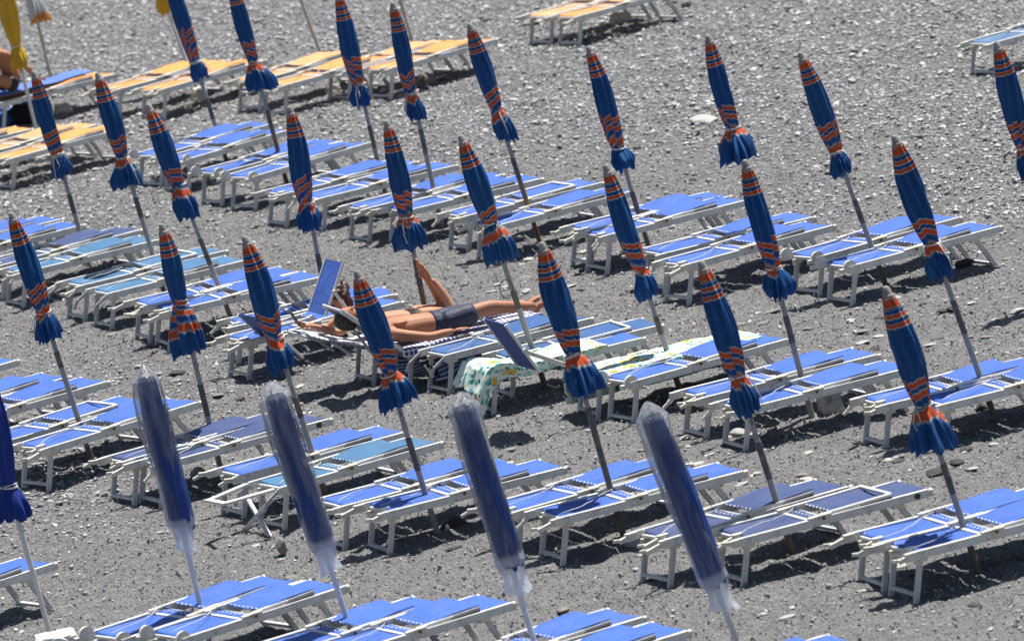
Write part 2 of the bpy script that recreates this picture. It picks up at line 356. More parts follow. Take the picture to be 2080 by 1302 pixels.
class VN:                                               # smooth value noise
    def __init__(s, seed): s.g = np.random.default_rng(seed).random((256, 256))
    def __call__(s, x, y):
        xi = np.floor(x).astype(int); yi = np.floor(y).astype(int); fx = x-xi; fy = y-yi
        fx = fx*fx*(3-2*fx); fy = fy*fy*(3-2*fy); g = s.g
        a = g[xi % 256, yi % 256]; b = g[(xi+1) % 256, yi % 256]; c = g[xi % 256, (yi+1) % 256]; d = g[(xi+1) % 256, (yi+1) % 256]
        return (a*(1-fx)+b*fx)*(1-fy)+(c*(1-fx)+d*fx)*fy-.5
X0f, X1f, Y0f, Y1f, DX, DY = -9.5, 9.5, 40.5, 92.0, .045, .055
fx_ = np.arange(X0f, X1f+.001, DX); fy_ = np.arange(Y0f, Y1f+.001, DY)
def outer(a, b, sign, far):
    o = []; st = .2; p = b if sign > 0 else a
    while abs(p) < far: p += sign*st; st *= 1.6; o.append(p)
    return np.array(o if sign > 0 else o[::-1])
xs = np.concatenate([outer(X0f, X1f, -1, 3000), fx_, outer(X0f, X1f, 1, 3000)])
ys = np.concatenate([np.array([-40, -5, 10, 20, 30, 35, 38, 39.6, 40.2]), fy_, outer(Y0f, Y1f, 1, 4000)])
GX, GY = np.meshgrid(xs, ys, indexing='ij')
def terrain(x, y, n1=VN(1), n2=VN(2), n3=VN(3), n4=VN(4), n5=VN(5)):
    inside = np.clip((x-X0f+1)/2, 0, 1)*np.clip((X1f+1-x)/2, 0, 1)*np.clip((y-Y0f+1)/2, 0, 1)*np.clip((Y1f+1-y)/2, 0, 1)
    z = n1(x*.7, y*.6)*.045+n2(x*1.9+.35*y, y*1.5)*.026+n3(x*4.2, y*3.6)*.020+n4(x*8.5, y*7.5)*.019+n5(x*17, y*14)*.014
    return (z-.01)*inside
G = gravel_at(np.clip(GX, -14, 14), np.clip(GY, 40, 98))
Z = terrain(GX, GY)
Z += (1-G)*(VN(21)(GX*9+3*GY, GY*6)*.022+VN(22)(GX*15, GY*11)*.018)*(np.abs(GX) < 9.4)*(GY > 40.7)*(GY < 91.9)
# footprints pressed into the sand
for k in range(2900):
    cx, cy = RNG.uniform(-7, 7), RNG.uniform(43, 78); a = RNG.uniform(0, 3.14); d = RNG.uniform(.012, .034); l, wd = RNG.uniform(.08, .15), RNG.uniform(.05, .085)
    i0, i1 = np.searchsorted(xs, (cx-.4, cx+.4)); j0, j1 = np.searchsorted(ys, (cy-.4, cy+.4))
    if i1 <= i0 or j1 <= j0: continue
    dx, dy = GX[i0:i1, j0:j1]-cx, GY[i0:i1, j0:j1]-cy
    u, v = (dx*math.cos(a)+dy*math.sin(a))/l, (-dx*math.sin(a)+dy*math.cos(a))/wd
    r2 = u*u+v*v
    Z[i0:i1, j0:j1] += d*(-np.exp(-r2*1.4)+.45*np.exp(-(np.sqrt(r2)-1.5)**2*5))
nx, ny = len(xs), len(ys)
me = bpy.data.meshes.new('beach')
co = np.stack([GX, GY, Z], -1).reshape(-1, 3).astype(np.float32)
ii, jj = np.meshgrid(np.arange(nx-1), np.arange(ny-1), indexing='ij'); a = (ii*ny+jj).ravel()
quads = np.stack([a, a+ny, a+ny+1, a+1], -1).astype(np.int32)
def fast_mesh(me, co, faces, smooth=True):
    n = faces.shape[1]
    me.vertices.add(len(co)); me.vertices.foreach_set('co', co.astype(np.float32).ravel())
    me.loops.add(faces.size); me.loops.foreach_set('vertex_index', faces.astype(np.int32).ravel())
    me.polygons.add(len(faces)); me.polygons.foreach_set('loop_start', np.arange(0, faces.size, n, dtype=np.int32))
    me.polygons.foreach_set('use_smooth', np.full(len(faces), smooth))
    me.update(calc_edges=True)
fast_mesh(me, co, quads)
at_ = me.attributes.new('gravel', 'FLOAT', 'POINT'); at_.data.foreach_set('value', G.ravel().astype(np.float32))
def ground_mat():
    m, nt, b = base_mat('grey_beach_sand_and_grit', .85, .25)
    ga = nt.nodes.new('ShaderNodeAttribute'); ga.attribute_name = 'gravel'
    big = noise(nt, .9, 4, .6); mid = noise(nt, 6, 5, .65); fine = noise(nt, 55, 3, .7); grit = noise(nt, 130, 2, .8)
    sand = ramp(nt, mid, [(.3, (.305, .300, .296)), (.7, (.435, .429, .424))])
    sand = mix(nt, .55, sand, ramp(nt, noise(nt, 30, 4, .75), [(.33, (.50, .50, .50)), (.67, (1.42, 1.42, 1.42))]), 'MULTIPLY')
    sand = mix(nt, .9, sand, ramp(nt, fine, [(.30, (.42, .42, .42)), (.70, (1.45, 1.45, 1.45))]), 'MULTIPLY')
    sand = mix(nt, .6, sand, ramp(nt, grit, [(.30, (.35, .35, .36)), (.60, (1, 1, 1)), (.74, (2.2, 2.2, 2.22))]), 'MULTIPLY')
    v = nt.nodes.new('ShaderNodeTexVoronoi'); v.inputs['Scale'].default_value = 24
    tc = nt.nodes.new('ShaderNodeTexCoord'); nt.links.new(tc.outputs['Object'], v.inputs['Vector'])
    sc_ = nt.nodes.new('ShaderNodeSeparateColor'); nt.links.new(v.outputs['Color'], sc_.inputs[0])
    peb = ramp(nt, sc_.outputs[0], [(0, (.12, .12, .124)), (.5, (.27, .269, .27)), (.85, (.39, .39, .39)), (1, (.55, .55, .55))])
    o = mix(nt, math_n(nt, 'MULTIPLY', ga.outputs['Fac'], .75), sand, peb)
    o = mix(nt, .5, o, ramp(nt, big, [(.3, (.82, .82, .82)), (.7, (1.12, 1.11, 1.10))]), 'MULTIPLY')
    nt.links.new(o, b.inputs['Base Color'])
    h = math_n(nt, 'ADD', math_n(nt, 'MULTIPLY', noise(nt, 22, 4, .7), 1.0), math_n(nt, 'MULTIPLY', fine, .8))
    bump(nt, b, h, 1.0, .085)
    return m
M['ground'] = ground_mat(); me.materials.append(M['ground'])
beach = add('beach', me, kind='structure')
def ground_z(x, y):
    i = np.clip(np.searchsorted(xs, x)-1, 0, nx-2); j = np.clip(np.searchsorted(ys, y)-1, 0, ny-2)
    u = (x-xs[i])/(xs[i+1]-xs[i]); v = (y-ys[j])/(ys[j+1]-ys[j])
    return (Z[i, j]*(1-u)+Z[i+1, j]*u)*(1-v)+(Z[i, j+1]*(1-u)+Z[i+1, j+1]*u)*v
def gz(x, y): return float(ground_z(np.array([x]), np.array([y]))[0])
# pebbles: one mass nobody could count
def ico(sub=1):
    bm = bmesh.new(); bmesh.ops.create_icosphere(bm, subdivisions=sub, radius=1)
    v = np.array([p.co[:] for p in bm.verts]); f = np.array([[q.index for q in p.verts] for p in bm.faces]); bm.free(); return v, f
IV, IF = ico(1)
OV = np.array([(1,0,0),(-.5,.87,0),(-.5,-.87,0),(0.1,0,1),(0,0.1,-1)], float); OF = np.array([(0,1,3),(1,2,3),(2,0,3),(1,0,4),(2,1,4),(0,2,4)])
def scatter_mesh(name, x, y, size, flat, tone, tilt, sink=.25, zadd=0, IV=IV, IF=IF):
    n = len(x); rot = RNG.uniform(0, 6.283, n); tl = RNG.normal(0, tilt, n)
    asp = RNG.uniform(.55, .95, n); fl = RNG.uniform(*flat, n)
    jit = 1+RNG.uniform(-.28, .28, (n, len(IV), 1))
    P = IV[None]*jit*np.stack([size, size*asp, size*fl], -1)[:, None, :]
    ct, st = np.cos(tl)[:, None], np.sin(tl)[:, None]
    Px, Pz = P[..., 0]*ct-P[..., 2]*st, P[..., 0]*st+P[..., 2]*ct; Py = P[..., 1]
    c, s_ = np.cos(rot)[:, None], np.sin(rot)[:, None]
    out = np.stack([Px*c-Py*s_+x[:, None], Px*s_+Py*c+y[:, None], Pz+(ground_z(x, y)+size*fl*(1-2*sink)+zadd)[:, None]], -1)
    F = (IF[None]+(np.arange(n)*len(IV))[:, None, None]).reshape(-1, 3)
    me = bpy.data.meshes.new(name); fast_mesh(me, out.reshape(-1, 3), F, smooth=False)
    t = me.attributes.new('tone', 'FLOAT', 'POINT'); t.data.foreach_set('value', np.repeat(tone, len(IV)).astype(np.float32))
    return me
def pebble_mat():
    m, nt, b = base_mat('beach_pebbles', .50, .45)
    a = nt.nodes.new('ShaderNodeAttribute'); a.attribute_name = 'tone'
    o = ramp(nt, a.outputs['Fac'], [(0, (.110, .110, .114)), (.3, (.25, .25, .253)), (.6, (.36, .359, .361)), (.85, (.49, .489, .488)), (.95, (.52, .517, .514)), (1, (.62, .615, .61))])
    nt.links.new(mix(nt, .6, o, ramp(nt, noise(nt, 45, 4, .7), [(.3, (.6, .6, .6)), (.7, (1.25, 1.25, 1.25))]), 'MULTIPLY'), b.inputs['Base Color'])
    return m
M['pebble'] = pebble_mat()
NC = 450000
x = RNG.uniform(-8.2, 8.2, NC); y = RNG.uniform(42.0, 90, NC)
keep = np.abs(x) < y*.092+.9
g = gravel_at(x, y)+.22*VN(9)(x*.9, y*.8)
dens = np.clip(g, 0, 1)
keep &= RNG.random(NC) < (.050+.48*dens**1.4)
x, y, dens = x[keep], y[keep], dens[keep]
size = np.clip(np.exp(RNG.normal(math.log(.0148), .43, len(x))), .007, .055)*(.50+.58*dens)
tone = np.clip(RNG.beta(2.2, 2.6, len(x))+.03, 0, 1)
peb = scatter_mesh('pebbles', x, y, size, (.28, .6), tone, .28, .12); peb.materials.append(M['pebble'])
add('pebbles', peb, kind='stuff'); n_peb = len(x)
# coarse grit on the sand between them
NG = 285000
x = RNG.uniform(-7.6, 7.6, NG); y = RNG.uniform(42.0, 82, NG)
g = np.clip(gravel_at(x, y), 0, 1); keep = (np.abs(x) < y*.088+.6) & (RNG.random(NG) < .75*(1-.6*g))
x, y = x[keep], y[keep]
size = np.clip(np.exp(RNG.normal(math.log(.0084), .42, len(x))), .004, .026)
grit = scatter_mesh('grit', x, y, size, (.45, .95), np.clip(RNG.beta(1.5, 1.7, len(x)), 0, 1), .5, .05, IV=OV, IF=OF); grit.materials.append(M['pebble'])
add('grit', grit, kind='stuff'); print('pebbles', n_peb, 'grit', len(x), flush=True)
# ------------------------------------------------------------------ sun loungers
LB, WB, ZR = 1.5, .48, .36            # rail length, width over the rails, rail top
CACHE = {}
def shared(key, fn):
    if key not in CACHE: CACHE[key] = fn()
    return CACHE[key]
def rail_mesh():
    b = MB(); b.bar((0, 0, ZR-.033), (LB, 0, ZR-.033), .026, .050); b.bar((.01, 0, ZR-.006), (LB-.01, 0, ZR-.006), .034, .012)
    b.bar((.005, 0, ZR-.056), (LB-.005, 0, ZR-.056), .032, .010)
    return b.mesh('rail', 'alu')
def cap_mesh(hole):
    b = MB(); b.bar((LB, 0, ZR-.030), (LB+.022, 0, ZR-.030), .036, .062, bev=.3)
    return b.mesh('rail_cap', 'plastic')
def hole_mesh():
    b = MB(); b.disc((LB-.10, 0, ZR-.033), .023, .040, n=12)
    return b.mesh('rail_slot', 'dark')
def sheet_mesh(name, mat, x0, x1, seed, z0, z1, sag, droop=0.0, crest=0.0, ym=.016):
    r = random.Random(seed); p1, p2, p3 = r.uniform(0, 6), r.uniform(0, 6), r.uniform(.6, 1.4)
    def fn(u, v):
        xx = x0+(x1-x0)*u; yy = ym+(WB-2*ym)*v
        s = math.sin(math.pi*v); z = z0+(z1-z0)*u - sag*p3*s*(.55+.45*math.sin(3*u+p1)) + crest*math.sin(math.pi*u)
        z += .004*math.sin(9*u+7*v+p2)*s+.003*math.sin(21*v+3*u+p1)
        if droop: z -= droop*(1-u)**4 + .022*s*(1-u)**3*p3
        return (xx, yy, z)
    b = MB(); b.sheet(fn, 14, 8, .007); return b.mesh(name, mat, smooth=True, sharp=50)
def headpad_mesh(mat, seed):          # head section folded over on the frame: cloth wrapped round its end bar
    r = random.Random(seed); p1, p2 = r.uniform(0, 6), r.uniform(.5, 1.5)
    def fn(u, v):
        yy = .02+(WB-.04)*v; s = math.sin(math.pi*v)
        if u < .25:
            a = (u/.25)*3.1; R = .021
            xx = .125 - math.sin(a)*R*1.25; z = ZR-.030 - math.cos(a)*R
        else:
            t = (u-.25)/.75; xx = .125+.45*t; z = ZR-.009-.022*s*p2*math.sin(math.pi*min(1, t*1.05)**.7)-.016*t
            z += .004*math.sin(11*t+9*v+p1)*s
        z -= .012*s*p2*max(0, 1-u*1.6)
        return (xx, yy, z)
    b = MB(); b.sheet(fn, 22, 8, .007); return b.mesh('head_canvas', mat, smooth=True, sharp=60)
def lounger(P, Q, color, label, group, hinge='lever', seed=0, raised=False, framed=False, slot=False, zoff=0.0, canvas_mix=None, name='sun_lounger'):
    p, q = at(*P, ZR+zoff), at(*Q, ZR+zoff)
    d = q-p; ln = math.hypot(d.x, d.y); rz = math.atan2(d.y, d.x); k = max(.90, min(1.12, ln/LB))
    mid = (p+q)/2; base = mid - Vector((math.cos(rz), math.sin(rz), 0))*LB*k/2
    t = empty(name, (base.x, base.y, zoff), rz, label=label, cat='sun lounger', group=group)
    t.scale = (k, 1, 1)
    R = random.Random(seed*31+5); sv = seed % 5
    def put(nm, me, y=0.0, x=0.0, z=0.0, parent=None, rot=None):
        o = add(nm, me, parent or t); o.location = (x, y, z)
        if rot: o.rotation_euler = rot
        return o
    for y in (0.0, WB):
        r_ = put('rail', shared('rail', rail_mesh), y); put('rail_cap', shared('cap', lambda: cap_mesh(0)), parent=r_)
        if slot: put('rail_slot', shared('slot', hole_mesh), parent=r_)
    def cross(x, z=ZR-.035, r=.014, mat='alu', nm='crossbar'):
        b = MB(); b.bar((x, .012, z), (x, WB-.012, z), .030, .026); return b.mesh(nm, mat)
    put('foot_bar', shared('footbar', lambda: cross(LB-.02, nm='foot_bar')))
    put('crossbar', shared('cb1', lambda: cross(.60, ZR-.030)))
    put('crossbar', shared('cb2', lambda: cross(.705, ZR-.030, mat='greybar')))
    put('crossbar', shared('cb3', lambda: cross(.10, ZR-.045)))
    put('foot_canvas', shared(('foot', color, sv), lambda: sheet_mesh('foot_canvas', color, 1.13, LB-.012, sv, ZR+.001, ZR+.004, .012)))
    # back section: its own frame resting on the rails, the free end proud of them
    def backbar():
        b = MB(); b.bar((.66, 0, ZR+.012), (.98, 0, ZR+.020), .026, .022); return b.mesh('back_rail', 'alu')
    def backbar2():
        b = MB(); b.bar((.98, 0, ZR+.018), (1.215, 0, ZR+.026), .024, .026); b2 = b; return b2.mesh('back_rail_end', 'greybar')
    def backtrim():
        b = MB(); b.bar((.97, -.002, ZR+.005), (1.22, -.002, ZR+.010), .026, .008); return b.mesh('trim', 'dark')
    if not raised:
        for y in (.012, WB-.012):
            r_ = put('back_rail', shared('br', backbar), y)
            e = put('back_rail_end', shared('br2', backbar2) if not framed else shared('br3', lambda: (lambda b: (b.bar((.98, 0, ZR+.018), (1.215, 0, ZR+.026), .026, .026), b.mesh('back_rail_end', 'alu'))[1])(MB())), parent=r_)
            put('trim', shared('brt', backtrim), parent=r_)
        if framed:
            put('back_frame', shared('bfr', lambda: (lambda b: (b.bar((1.205, .012, ZR+.030), (1.205, WB-.012, ZR+.030), .030, .024), b.mesh('back_frame', 'alu'))[1])(MB())))
            put('back_canvas', shared(('back_in', color, sv), lambda: sheet_mesh('back_canvas', color, .76, 1.20, sv+3, ZR+.010, ZR+.026, .024)))
        else:
            put('back_canvas', shared(('back', color, sv), lambda: sheet_mesh('back_canvas', color, .755, 1.225, sv+3, ZR+.016, ZR+.050, .012, crest=.010, ym=.010)))
        put('head_canvas', shared(('head', color, sv), lambda: headpad_mesh(color, sv)))
    else:
        put('head_canvas', shared(('headflat', color, sv), lambda: sheet_mesh('head_canvas', color, .05, .56, sv, ZR-.002, ZR-.002, .016)))
        put('back_canvas', shared(('backflat', color, sv), lambda: sheet_mesh('back_canvas', color, .75, 1.12, sv, ZR-.002, ZR+.002, .016)))
    def strip():
        b = MB(); b.sheet(lambda u, v: (.615+.085*u, .02+(WB-.04)*v, ZR-.012-.006*math.sin(3.1416*v)), 3, 8, .006); return b.mesh('lacing_strip', color, smooth=True, sharp=50)
    s_ = put('lacing_strip', shared(('strip', color), strip))
    def eyelets():
        b = MB()
        for i in range(8):
            y = .05+i*(WB-.10)/7
            b.disc((.645, y, ZR-.009), .0085, .006, ax=2, n=7); b.disc((.760, y, ZR-.004+.014), .0075, .012, ax=0, n=7)
        return b.mesh('eyelets', 'eyelet')
    put('eyelets', shared('eyelets', eyelets), parent=s_, )['kind'] = 'stuff'
    def pivot():
        b = MB(); b.bar((.555, 0, ZR+.008), (.735, 0, ZR+.013), .034, .018, bev=.3); b.box(.64, .72, -.020, .020, ZR-.038, ZR+.016); return b.mesh('pivot_plate', 'plastic')
    def pbolt():
        b = MB(); b.disc((.665, 0, ZR-.006), .014, .056, n=8); return b.mesh('bolt', 'bolt')
    for y in (-.002, WB+.002):
        pv = put('pivot_plate', shared('pivot', pivot), y); put('bolt', shared('pbolt', pbolt), parent=pv)
    # legs
    def leg(x0, x1):
        b = MB(); b.bar((x0, 0, ZR-.055), (x1+(x1-x0)*.12, 0, -.08), .024, .042, up=(1, 0, 0)); return b.mesh('leg', 'leg')
    def brk(x0):
        b = MB(); b.box(x0-.045, x0+.045, -.018, .018, ZR-.095, ZR-.060); return b.mesh('leg_bracket', 'plastic')
    def brace(x, z):
        b = MB(); b.bar((x, .06, z), (x, WB-.06, z), .034, .024); return b.mesh('leg_brace', 'leg')
    hx = (.105, .02); fx2 = (1.27, 1.46)
    for y in (.05, WB-.05):
        for (a, c) in (hx, fx2):
            l_ = put('leg', shared(('leg', a), lambda: leg(a, c)), y); put('leg_bracket', shared(('brk', a), lambda: brk(a)), parent=l_)
    put('leg_brace', shared('brace1', lambda: brace(.034, .035))); put('leg_brace', shared('brace2', lambda: brace(1.425, .022)))
    # head hinges: half discs or levers
    def halfdisc():
        b = MB(); b.disc((.03, 0, ZR-.012), .062, .022, a0=0, a1=3.1416, n=12); b.bar((-.07, 0, ZR-.030), (.03, 0, ZR-.030), .030, .040); return b.mesh('hinge_disc', 'plastic')
    def lever(L, dz, tip):
        b = MB(); b.bar((-.02, 0, ZR-.030), (-L, 0, ZR-.030+dz), .020, .040, bev=.3)
        b.bar((-L*.75, .004, ZR-.030+dz*.7), (-L-.05, .004, ZR-.030+dz*1.2+tip), .012, .028, bev=.4); b.box(-.05, .03, -.022, .022, ZR-.062, ZR-.004)
        return b.mesh('hinge_lever', 'plastic')
    for i, y in enumerate((.004, WB-.004, WB*.36)):
        if hinge == 'disc' and i < 2: put('hinge_disc', shared('hd', halfdisc), y)
        elif hinge == 'lever':
            if i == 2 and R.random() < .4: continue
            v = R.randrange(4); put('hinge_lever', shared(('lv', v), lambda: lever(.07+.03*v, (-.055, -.02, .015, -.035)[v], (-.02, .02, -.03, .03)[v])), y, x=(0.02 if i < 2 else .10))
    # loose white cords over the head section
    def cord(v):
        rr = random.Random(v); pts = []
        y0, y1 = rr.uniform(.06, .2), rr.uniform(.30, .5)
        for i in range(13):
            u = i/12; pts.append((.09+.58*u, y0+(y1-y0)*u+.05*math.sin(5*u+v), ZR+.004+.02*math.sin(3.1416*u)*rr.uniform(.2, .6)))
        b = MB(); b.tube(pts, .0027, 5); b.tube([(.11, y1, ZR-.002), (.09, y1+.02, ZR-.06), (.12, y1+.05, ZR-.085), (.17, y1+.04, ZR-.03)], .003, 5)
        return b.mesh('cord', 'cord', smooth=True)
    if not raised:
        v = R.randrange(4); put('cord', shared(('cord', v), lambda: cord(v)))
    return t
def shade_panel(t, color, hinge_x, lean, length=.50, arm_x=.62, width=.46, z0=ZR+.03, arm_from=.55, yoff=0.0):
    """raised sun shade: a canvas in its frame, leaning by 'lean' radians from upright towards the head, held by two arms"""
    y0 = (WB-width)/2+yoff; dx, dz = -math.sin(lean), math.cos(lean)
    top = (hinge_x+dx*length, z0+dz*length)
    b = MB(); b.sheet(lambda u, v: (hinge_x+dx*length*u, y0+.012+(width-.024)*v, z0+dz*length*u), 6, 6, .012)
    p = add('shade_canvas', b.mesh('shade_canvas', color), t)
    for y in (y0, y0+width):
        b = MB(); b.bar((hinge_x, y, z0), (top[0], y, top[1]), .020, .022, up=(1, 0, 0)); add('shade_frame_bar', b.mesh('shade_frame_bar', 'alu'), t)
        m = (hinge_x+dx*length*arm_from, z0+dz*length*arm_from); yy = y-.022 if y == y0 else y+.022
        b = MB(); b.bar((m[0], yy, m[1]), (arm_x, yy, ZR+.02), .018, .030, up=(1, 0, 0), bev=.3); b.disc((m[0], yy, m[1]), .022, .03, n=10); b.disc((arm_x, yy, ZR+.02), .026, .03, n=10)
        add('shade_arm', b.mesh('shade_arm', 'plastic'), t)
# ------------------------------------------------------------------ umbrellas
def closed_cloth(name, mat, L, Ltot, seed, tie=.78, rmax=.10, rtip=.036, rtie=.055, flare=.125, twist=.9, tri=.028, nu=84, nv=128, bulge=.56, soft=1.0, pleat=1.0):
    """furled cloth; z runs down the pole from Ltot. eight ribs: fine pleats near the tip, a few broad overlapping wraps below, tied, with a loose frilled hem"""
    r = random.Random(seed); ph = [r.uniform(0, 6.283) for _ in range(12)]; pl = [r.uniform(.7, 1.3) for _ in range(8)]
    nl = r.choice((3, 4, 4, 5)); cuts = sorted((k+r.uniform(-.28, .28))/nl for k in range(nl)); slope = [r.choice((-1, 1))*r.uniform(.5, 1.3)*tri for _ in range(nl)]; lift = [r.uniform(-.016, .016) for _ in range(nl)]
    bend = (r.uniform(-.022, .022)*soft, r.uniform(-.022, .022)*soft)
    if r.random() < .65: sg = r.choice((-1, 1)); slope = [abs(s_)*sg for s_ in slope]
    nh = r.choice((10, 11, 12, 13)); hl = [r.uniform(-.035, .03) for _ in range(nh)]; hw = [r.uniform(.6, 1.4) for _ in range(nh)]
    def lobe(q):                                   # q in 0..1 -> index, 0..1 inside the wrap
        q %= 1.0
        for k in range(nl):
            a, b_ = cuts[k], cuts[(k+1) % nl]+(1 if k == nl-1 else 0)
            for qq in (q, q+1):
                if a <= qq < b_: return k, (qq-a)/(b_-a)
        return 0, 0.0
    def sm(x): x = max(0, min(1, x)); return x*x*(3-2*x)
    puff = r.random() < .6 and flare < .13; slack = r.uniform(.5, 1.4); rmax *= .95; flare *= .92; b = MB(); vs = []; at_ = []; ribs = []
    for i in range(nu+1):
        t = i/nu
        if t < tie:
            k = t/tie; base = rtip+(rmax-rtip)*math.sin(min(1, k/bulge*.999)*math.pi/2)**.9 if k < bulge else rmax-(rmax-rtie)*((k-bulge)/(1-bulge))**2.2
        else:
            k = (t-tie)/(1-tie); base = rtie+(flare-rtie)*((1-(1-k)**2.6) if not puff else math.sin(min(1, k*1.25)*math.pi/2)*(1-.42*max(0, k-.62)/.38))
        tw = twist*t + .25*math.sin(3*t+ph[0])
        fine = (1-sm((t-.18)/.35)); wrap = sm((t-.22)/.3)*(1 if t < tie else max(0, 1-(t-tie)/(1-tie)*1.6)); hem = sm((t-tie)/(1-tie)*1.5) if t > tie else 0
        for j in range(nv):
            a = 6.2832*j/nv; q8 = (a+tw)*8/6.2832; fi = int(math.floor(q8)) % 8; f = q8-math.floor(q8)
            fold = abs(2*f-1)**1.2*pl[fi]
            lk, lu = lobe((a+tw)/6.2832)
            step = (lu**1.6-.45)+(.0 if lu < .93 else -(lu-.93)/.07*.9)      # each wrap swells towards its edge, then tucks under
            # frills of the hem: every rib its own width and reach
            g = (a+ph[8])*nh/6.2832+.35*math.sin(a*2+ph[9]); gi = int(math.floor(g)) % nh; gf = g-math.floor(g); fr = (1-abs(2*gf-1))**.85
            w_ = 1 + pleat*fine*(.30*(fold-.5)) + pleat*wrap*(.20*step+.09*(fold-.5)) + min(1, pleat*1.2)*hem*(.34*(fr*hw[gi]-.5))
            w_ += soft*slack*(.018*math.sin(3*a+ph[1]+3*t)+.012*abs(math.sin(4*a+7*t+ph[10]))*(t > .3)+.045*math.sin(2*a+ph[11]+7*t)*hem+.05*pleat*math.sin(13*a+ph[3]+25*t)*hem+.022*math.sin(17*a+ph[2]+11*t)*(t > .15)+.014*math.sin(29*a+ph[3]-17*t))
            rr = base*w_; drop = 0.0
            if t > tie:
                k = (t-tie)/(1-tie); drop = k*(hl[gi]*.6*fr+.038*fr*(1 if gi % 2 else .3)+.022*math.sin(a+ph[4])+.010*math.sin(11*a+ph[5]))*soft
                rr *= 1+.20*k*math.sin(a+ph[6])
            ox = .014*math.sin(2.6*t+ph[1])*t*(1-t)*4; oy = .010*math.sin(3.1*t+ph[10])*t*(1-t)*4
            vs.append((math.cos(a)*rr+ox+bend[0]*t*t, math.sin(a)*rr+oy+bend[1]*t*t, Ltot-.062-L*t-drop))
            low = sm((t-.42)/.12); ribs.append(abs(2*f-1))
            at_.append(t + low*(slope[lk]*(lu-.5)*2+lift[lk]) + .008*math.sin(a+ph[2])*low + .010*(fold-.5)*(1-low) + .004*math.sin(8*(a+tw))*low)
    fs = [(i*nv+j, (i+1)*nv+j, (i+1)*nv+(j+1) % nv, i*nv+(j+1) % nv) for i in range(nu) for j in range(nv)]
    n0 = len(vs)                                   # the hem turns in
    for (x_, y_, z_) in vs[-nv:]: vs.append((x_*.5, y_*.5, z_+.07)); at_.append(.99); ribs.append(0.0)
    base = nu*nv
    fs += [(base+j, n0+j, n0+(j+1) % nv, base+(j+1) % nv) for j in range(nv)]
    b.add(vs, fs, a=at_); return b.mesh(name, mat, smooth=True, attr=True, rib=ribs)
def ring_cord(z, r, seed, dangling=True, L=.3):
    rr = random.Random(seed); b = MB()
    for k in range(2 if seed % 3 else 3):
        zz = z+rr.uniform(-.012, .012); t1, t2 = rr.uniform(-.015, .015), rr.uniform(-.015, .015)
        b.tube([(math.cos(a)*r*1.06, math.sin(a)*r*1.06, zz+t1*math.cos(a)+t2*math.sin(a)) for a in [6.2832*i/20 for i in range(20)]], .0045, 5, closed=True)
    if dangling:
        a = rr.uniform(3.7, 5.6); c, s = math.cos(a), math.sin(a); Ld = rr.uniform(.12, .34)
        b.tube([(c*r*1.05, s*r*1.05, z), (c*r*1.5, s*r*1.5, z-.05), (c*r*2.0, s*r*2.1, z-Ld*.6), (c*r*2.05+.015, s*r*2.15, z-Ld)], .004, 5)
        b.tube([(c*r*1.05, s*r*1.1, z), (c*r*1.5+.04, s*r*1.6, z-.04), (c*r*1.9+.07, s*r*2.0, z-.10), (c*r*1.9+.02, s*r*2.1, z-.15), (c*r*1.7-.01, s*r*1.8, z-.09), (c*r*1.2, s*r*1.3, z-.01)], .0035, 5)
    return b.mesh('tie_cord', 'cord', smooth=True)
